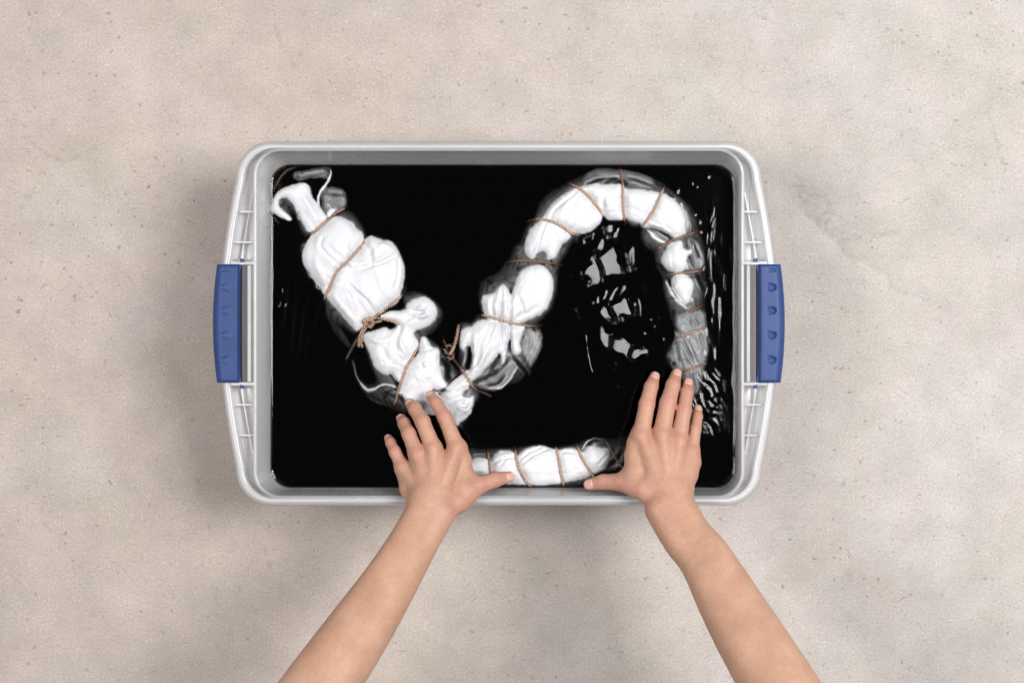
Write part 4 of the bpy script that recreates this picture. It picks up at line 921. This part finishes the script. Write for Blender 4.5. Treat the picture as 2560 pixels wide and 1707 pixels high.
def build_arm(cr, J, wrist, fore, name, label, parent, nails, fills, mm=0.001):
    def pt(u, v, z): return np.array(P(*T(cr, [(u, v)])[0], z))
    F = {}
    for k, js in J.items(): F[k] = [(pt(u, v, z), r * mm) for u, v, z, r in js]
    W = [(np.array(P(x, y, z)), rw * mm, rt * mm) for x, y, z, rw, rt in wrist + fore]
    prims_f = []
    for k, js in F.items():
        prims_f.append([(js[i][0], js[i + 1][0], js[i][1], js[i + 1][1]) for i in range(len(js) - 1)])
    wc = W[0][0]
    meta = []
    for k in ('index', 'middle', 'ring', 'little'):
        m0, r0 = F[k][0]; c = 0.30 * m0 + 0.70 * wc + 0.0 * m0
        meta.append((m0, c, r0, 0.0150)); meta.append((m0 - np.array([0, 0, .006]), c - np.array([0, 0, .006]), r0, 0.0150))
    axis = W[1][0] - W[0][0]; axis /= np.linalg.norm(axis)
    arm = []
    raw = np.array([[*w_[0], w_[1], w_[2]] for w_ in W]); q = [2 * raw[0] - raw[1]] + list(raw) + [2 * raw[-1] - raw[-2]]; fine = []
    for i in range(1, len(q) - 2):
        for t in np.arange(0, 1, 0.25):
            a, b, c, d = q[i - 1], q[i], q[i + 1], q[i + 2]
            fine.append(0.5 * ((2 * b) + (-a + c) * t + (2 * a - 5 * b + 4 * c - d) * t * t + (-a + 3 * b - 3 * c + d) * t**3))
    fine.append(q[-2]); W = [(f_[:3], f_[3], f_[4]) for f_ in fine]
    for i in range(len(W) - 1):
        a, rw, rt = W[i]; b, rw2, rt2 = W[i + 1]; d = b - a; d /= np.linalg.norm(d)
        lat = np.cross(d, [0, 0, 1.0]); lat /= np.linalg.norm(lat)
        for s in (-1, 0, 1):
            arm.append((a + lat * s * (rw - rt), b + lat * s * (rw2 - rt2), rt, rt2))
    for line in fills:
        for i in range(len(line) - 1):
            (u, v, z, ra_), (u2, v2, z2, rb_) = line[i], line[i + 1]
            meta.append((pt(u, v, z), pt(u2, v2, z2), ra_ * mm, rb_ * mm))
    tend = []
    up = np.array([0, 0, 1.0])
    for k in ('index', 'middle', 'ring', 'little'):
        m0, r0 = F[k][0]; e = 0.45 * m0 + 0.55 * wc
        tend.append((m0 + up * (r0 - 0.0020), e + up * 0.0110, 0.0036, 0.0022))
    knob = [(F[k][0][0] + up * (F[k][0][1] - 0.0062), 0.0078) for k in ('index', 'middle', 'ring', 'little')]
    def sdf(p):
        n = len(p)
        d = np.full(n, 1.0)
        lanes = [np.full(n, 1.0) for _ in range(3)]
        for i, (a, b, r1, r2) in enumerate(arm): lanes[i % 3] = np.minimum(lanes[i % 3], round_cone(p, a, b, r1, r2))
        d = smin(smin(lanes[0], lanes[2], 0.004), lanes[1], 0.006)
        dm = np.full(n, 1.0)
        for a, b, r1, r2 in meta: dm = smin(dm, round_cone(p, a, b, r1, r2), 0.0055)
        for a, b, r1, r2 in tend: dm = smin(dm, round_cone(p, a, b, r1, r2), 0.0048)
        for c, r in knob: dm = smin(dm, np.linalg.norm(p - c, axis=-1) - r, 0.006)
        d = smin(d, dm, 0.016)
        th = np.full(n, 1.0)
        for fi, pf in enumerate(prims_f):
            f = np.full(n, 1.0)
            for (a, b, r1, r2) in pf:
                f = smin(f, round_cone(p, a, b, r1, r2), 0.003)
            kk = list(F)[fi]
            if kk == 'thumb': th = f
            else: d = smin(d, f, 0.0034) if True else d
        d = smin(d, th, 0.012)
        return d
    allp = np.array([q for js in F.values() for q, _ in js] + [w_[0] for w_ in W])
    lo = allp.min(0) - 0.05; hi = allp.max(0) + 0.05
    V, Q = surface_nets(sdf, lo, hi, 0.00135)
    # smooth lightly, then creases
    e = 0.0006
    def grad(p):
        g = np.stack([sdf(p + np.eye(3)[k] * e) - sdf(p - np.eye(3)[k] * e) for k in range(3)], -1)
        return g / (np.linalg.norm(g, axis=1, keepdims=True) + 1e-9)
    g = np.concatenate([grad(c) for c in np.array_split(V, max(1, len(V) // 40000))])
    dd = np.concatenate([sdf(c) for c in np.array_split(V, max(1, len(V) // 40000))])
    V = V - g * dd[:, None]
    red = np.zeros(len(V)); disp = np.zeros(len(V))
    for k, js in F.items():
        for ji in range(1, len(js) - 1 if k != 'thumb' else len(js) - 1):
            c, r = js[ji]; d = js[ji + 1][0] - js[ji - 1][0]; d /= np.linalg.norm(d)
            v = V - c; t = v @ d; dist = np.linalg.norm(v, axis=1); dors = np.clip(g[:, 2], 0, 1)
            m = np.exp(-(dist / (r * 1.35))**4) * dors
            wob = 0.0007 * np.sin(v @ np.cross(d, up) * 700 + ji)
            gr = 0
            for kx, amp in ((-1.6, .7), (0.0, 1.0), (1.5, .7)):
                gr = gr + amp * np.exp(-((t + wob - kx * 0.0021) / 0.00085)**2)
            disp -= m * gr * 0.00085; red += m * gr * 0.7
            disp += np.exp(-(dist / (r * 1.1))**2) * dors * 0.0003
            red += 0.55 * np.exp(-(dist / (r * 1.5))**2)
        c, r = js[-1]; red += 0.55 * np.exp(-(np.linalg.norm(V - c, axis=1) / (r * 1.7))**2)
        c, r = js[0]; red += 0.50 * np.exp(-(np.linalg.norm(V - c, axis=1) / (r * 1.5))**2)
    red += 0.15 * np.exp(-(np.linalg.norm(V - wc, axis=1) / 0.06)**2)
    # creases across the wrist
    for off_, amp in ((-0.010, .6), (-0.004, .4)):
        t = (V - wc) @ axis; lt = (V - wc) @ np.cross(axis, up)
        disp -= 0.00035 * amp * np.exp(-((t - off_ + 0.002 * np.sin(lt * 90)) / 0.0012)**2) * np.clip(g[:, 2], 0, 1)
    disp += 0.00022 * fbm(V[:, 0] * 45, V[:, 1] * 45, 55, 3) 
    V = V + g * disp[:, None]
    loc = wc
    o = mesh_obj(name, V - loc, Q, M_SKIN, parent, attrs={'red': np.clip(red, 0, 1)})
    o.location = loc
    o["label"] = label
    # nails
    for k, (back, half_l, half_w) in nails.items():
        js = F[k]; a, ra = js[-2]; b, rb = js[-1]; d = b - a; L = np.linalg.norm(d); d = d / L
        u0 = up if k != 'thumb' else np.array(nails_up[name])
        u = u0 - d * (u0 @ d); u /= np.linalg.norm(u); sd = np.cross(d, u)
        nu, nv = 15, 13; VV = []; tipv = []
        for i in range(nu):
            for j in range(nv):
                uu = -1 + 2 * i / (nu - 1); vv = -1 + 2 * j / (nv - 1)
                # squircle outline
                rr = max(abs(uu), abs(vv)); q = (abs(uu)**3.2 + abs(vv)**3.2)**(1 / 3.2); sc_ = rr / q if q > 0 else 1
                uu2, vv2 = uu * sc_, vv * sc_
                along = back * mm + uu2 * half_l * mm
                phi = vv2 * half_w
                t = np.clip((L + along) / L, 0, 1.0); r = ra + (rb - ra) * t
                over = max(0.0, along); c = b + d * along
                drop = over * over / (2 * rb) * 1.1
                lift = 0.00035 - (0.0010 if rr > 0.99 else 0.0)
                rad = r + lift - drop
                VV.append(c + rad * (math.sin(phi) * sd + math.cos(phi) * u)); tipv.append((uu + 1) / 2)
        f = [(i * nv + j, (i + 1) * nv + j, (i + 1) * nv + j + 1, i * nv + j + 1) for i in range(nu - 1) for j in range(nv - 1)]
        VV = np.array(VV)
        # settle each nail onto the real skin surface
        for it in range(2):
            gg = grad(VV); ds = sdf(VV)
            rim = np.array([1 if (i in (0, nu - 1) or j in (0, nv - 1)) else 0 for i in range(nu) for j in range(nv)])
            VV = VV - gg * (ds - np.where(rim > 0, -0.0006, 0.00055))[:, None]
        mesh_obj("fingernail", VV - loc, f, M_NAIL, o, attrs={'tip': tipv})
    return o
nails_up = {}
person = empty("person", P(1300, 1800, 0.40))
tag(person, "person reaching in from below with two bare forearms, pressing the cloth down", "person")
px0 = np.array(P(1300, 1800, 0.40))
pmat = person
LEFT = {
 'index': [(842, 655, .2075, 10.6), (738, 392, .2010, 8.9), (665, 272, .1880, 7.8), (618, 203, .1745, 6.4)],
 'middle': [(640, 665, .2100, 10.6), (545, 432, .2040, 9.4), (480, 325, .1890, 8.2), (440, 275, .1740, 6.8)],
 'ring': [(495, 710, .2070, 10.2), (425, 535, .2010, 8.8), (385, 450, .1870, 7.8), (362, 408, .1720, 6.6)],
 'little': [(372, 830, .2010, 9.4), (305, 695, .1940, 7.3), (268, 615, .1820, 6.4), (250, 578, .1720, 5.4)],
 'thumb': [(860, 1120, .2190, 15.0), (1030, 985, .2060, 11.2), (1180, 935, .1930, 9.4), (1300, 912, .1830, 6.9)],
}
RIGHT = {
 'index': [(705, 730, .2080, 11.0), (757, 455, .2010, 9.8), (795, 300, .1920, 8.6), (824, 213, .1810, 6.5)],
 'middle': [(885, 715, .2110, 11.0), (940, 445, .2050, 10.2), (985, 285, .1950, 8.8), (1016, 188, .1830, 6.8)],
 'ring': [(1035, 765, .2080, 10.6), (1078, 510, .2010, 9.4), (1103, 355, .1920, 8.2), (1114, 268, .1820, 6.6)],
 'little': [(1140, 870, .2020, 9.6), (1176, 670, .1950, 7.6), (1194, 560, .1870, 6.7), (1197, 495, .1800, 5.7)],
 'thumb': [(730, 1190, .2220, 15.5), (545, 1130, .2080, 11.5), (375, 1130, .1960, 9.4), (255, 1152, .1880, 7.2)],
}
nails_up['left'] = (0.05, 0.15, 1.0); nails_up['right'] = (0.0, 0.2, 1.0)
armL = build_arm('C6', LEFT, [(1082, 1268, .2330, 30, 19)], [(1040, 1345, .2480, 29.5, 20), (975, 1455, .2780, 33, 24.5), (895, 1578, .3150, 38, 30), (805, 1707, .3550, 41, 35), (715, 1835, .395, 42, 38)],
                 "left", "left forearm and hand, fingers spread and thumb out to the right", None,
                 {'index': (-0.2, 4.8, 0.85), 'middle': (-0.2, 4.8, 0.85), 'ring': (0, 4.4, 0.85), 'little': (-0.2, 3.8, 0.85), 'thumb': (-1.2, 6.2, 0.95)},
                 [[(862, 665, .203, 10.8), (890, 770, .203, 11), (902, 880, .206, 11.5), (880, 1000, .212, 14)], [(385, 860, .198, 10), (435, 1010, .206, 12), (515, 1150, .218, 14)], [(700, 900, .206, 14), (720, 1100, .216, 17)]])
armR = build_arm('C7', RIGHT, [(1672, 1262, .2360, 31, 19.5)], [(1715, 1338, .2520, 30.5, 21), (1765, 1400, .2700, 32, 24), (1838, 1530, .3080, 38, 30), (1943, 1707, .3600, 42.5, 36), (2040, 1870, .405, 44, 39)],
                 "right", "right forearm and hand, fingers together pointing at the cloth's grey leg", None,
                 {'index': (-2.2, 5.6, 0.95), 'middle': (-2.2, 5.8, 0.95), 'ring': (-2.0, 5.2, 0.95), 'little': (-1.6, 4.4, 0.95), 'thumb': (-1.4, 6.4, 0.95)},
                 [[(698, 710, .203, 11), (668, 800, .203, 11.5), (655, 900, .206, 12.5), (660, 1030, .212, 15)], [(1137, 860, .198, 10.5), (1135, 960, .204, 12.5), (1105, 1065, .212, 13), (1070, 1160, .222, 14)], [(880, 900, .206, 15), (890, 1100, .218, 17)]])
for a in (armL, armR):
    a.name = "arm"; a.data.name = "arm"
    a.parent = person; a.location = Vector(a.location) - Vector(person.location)
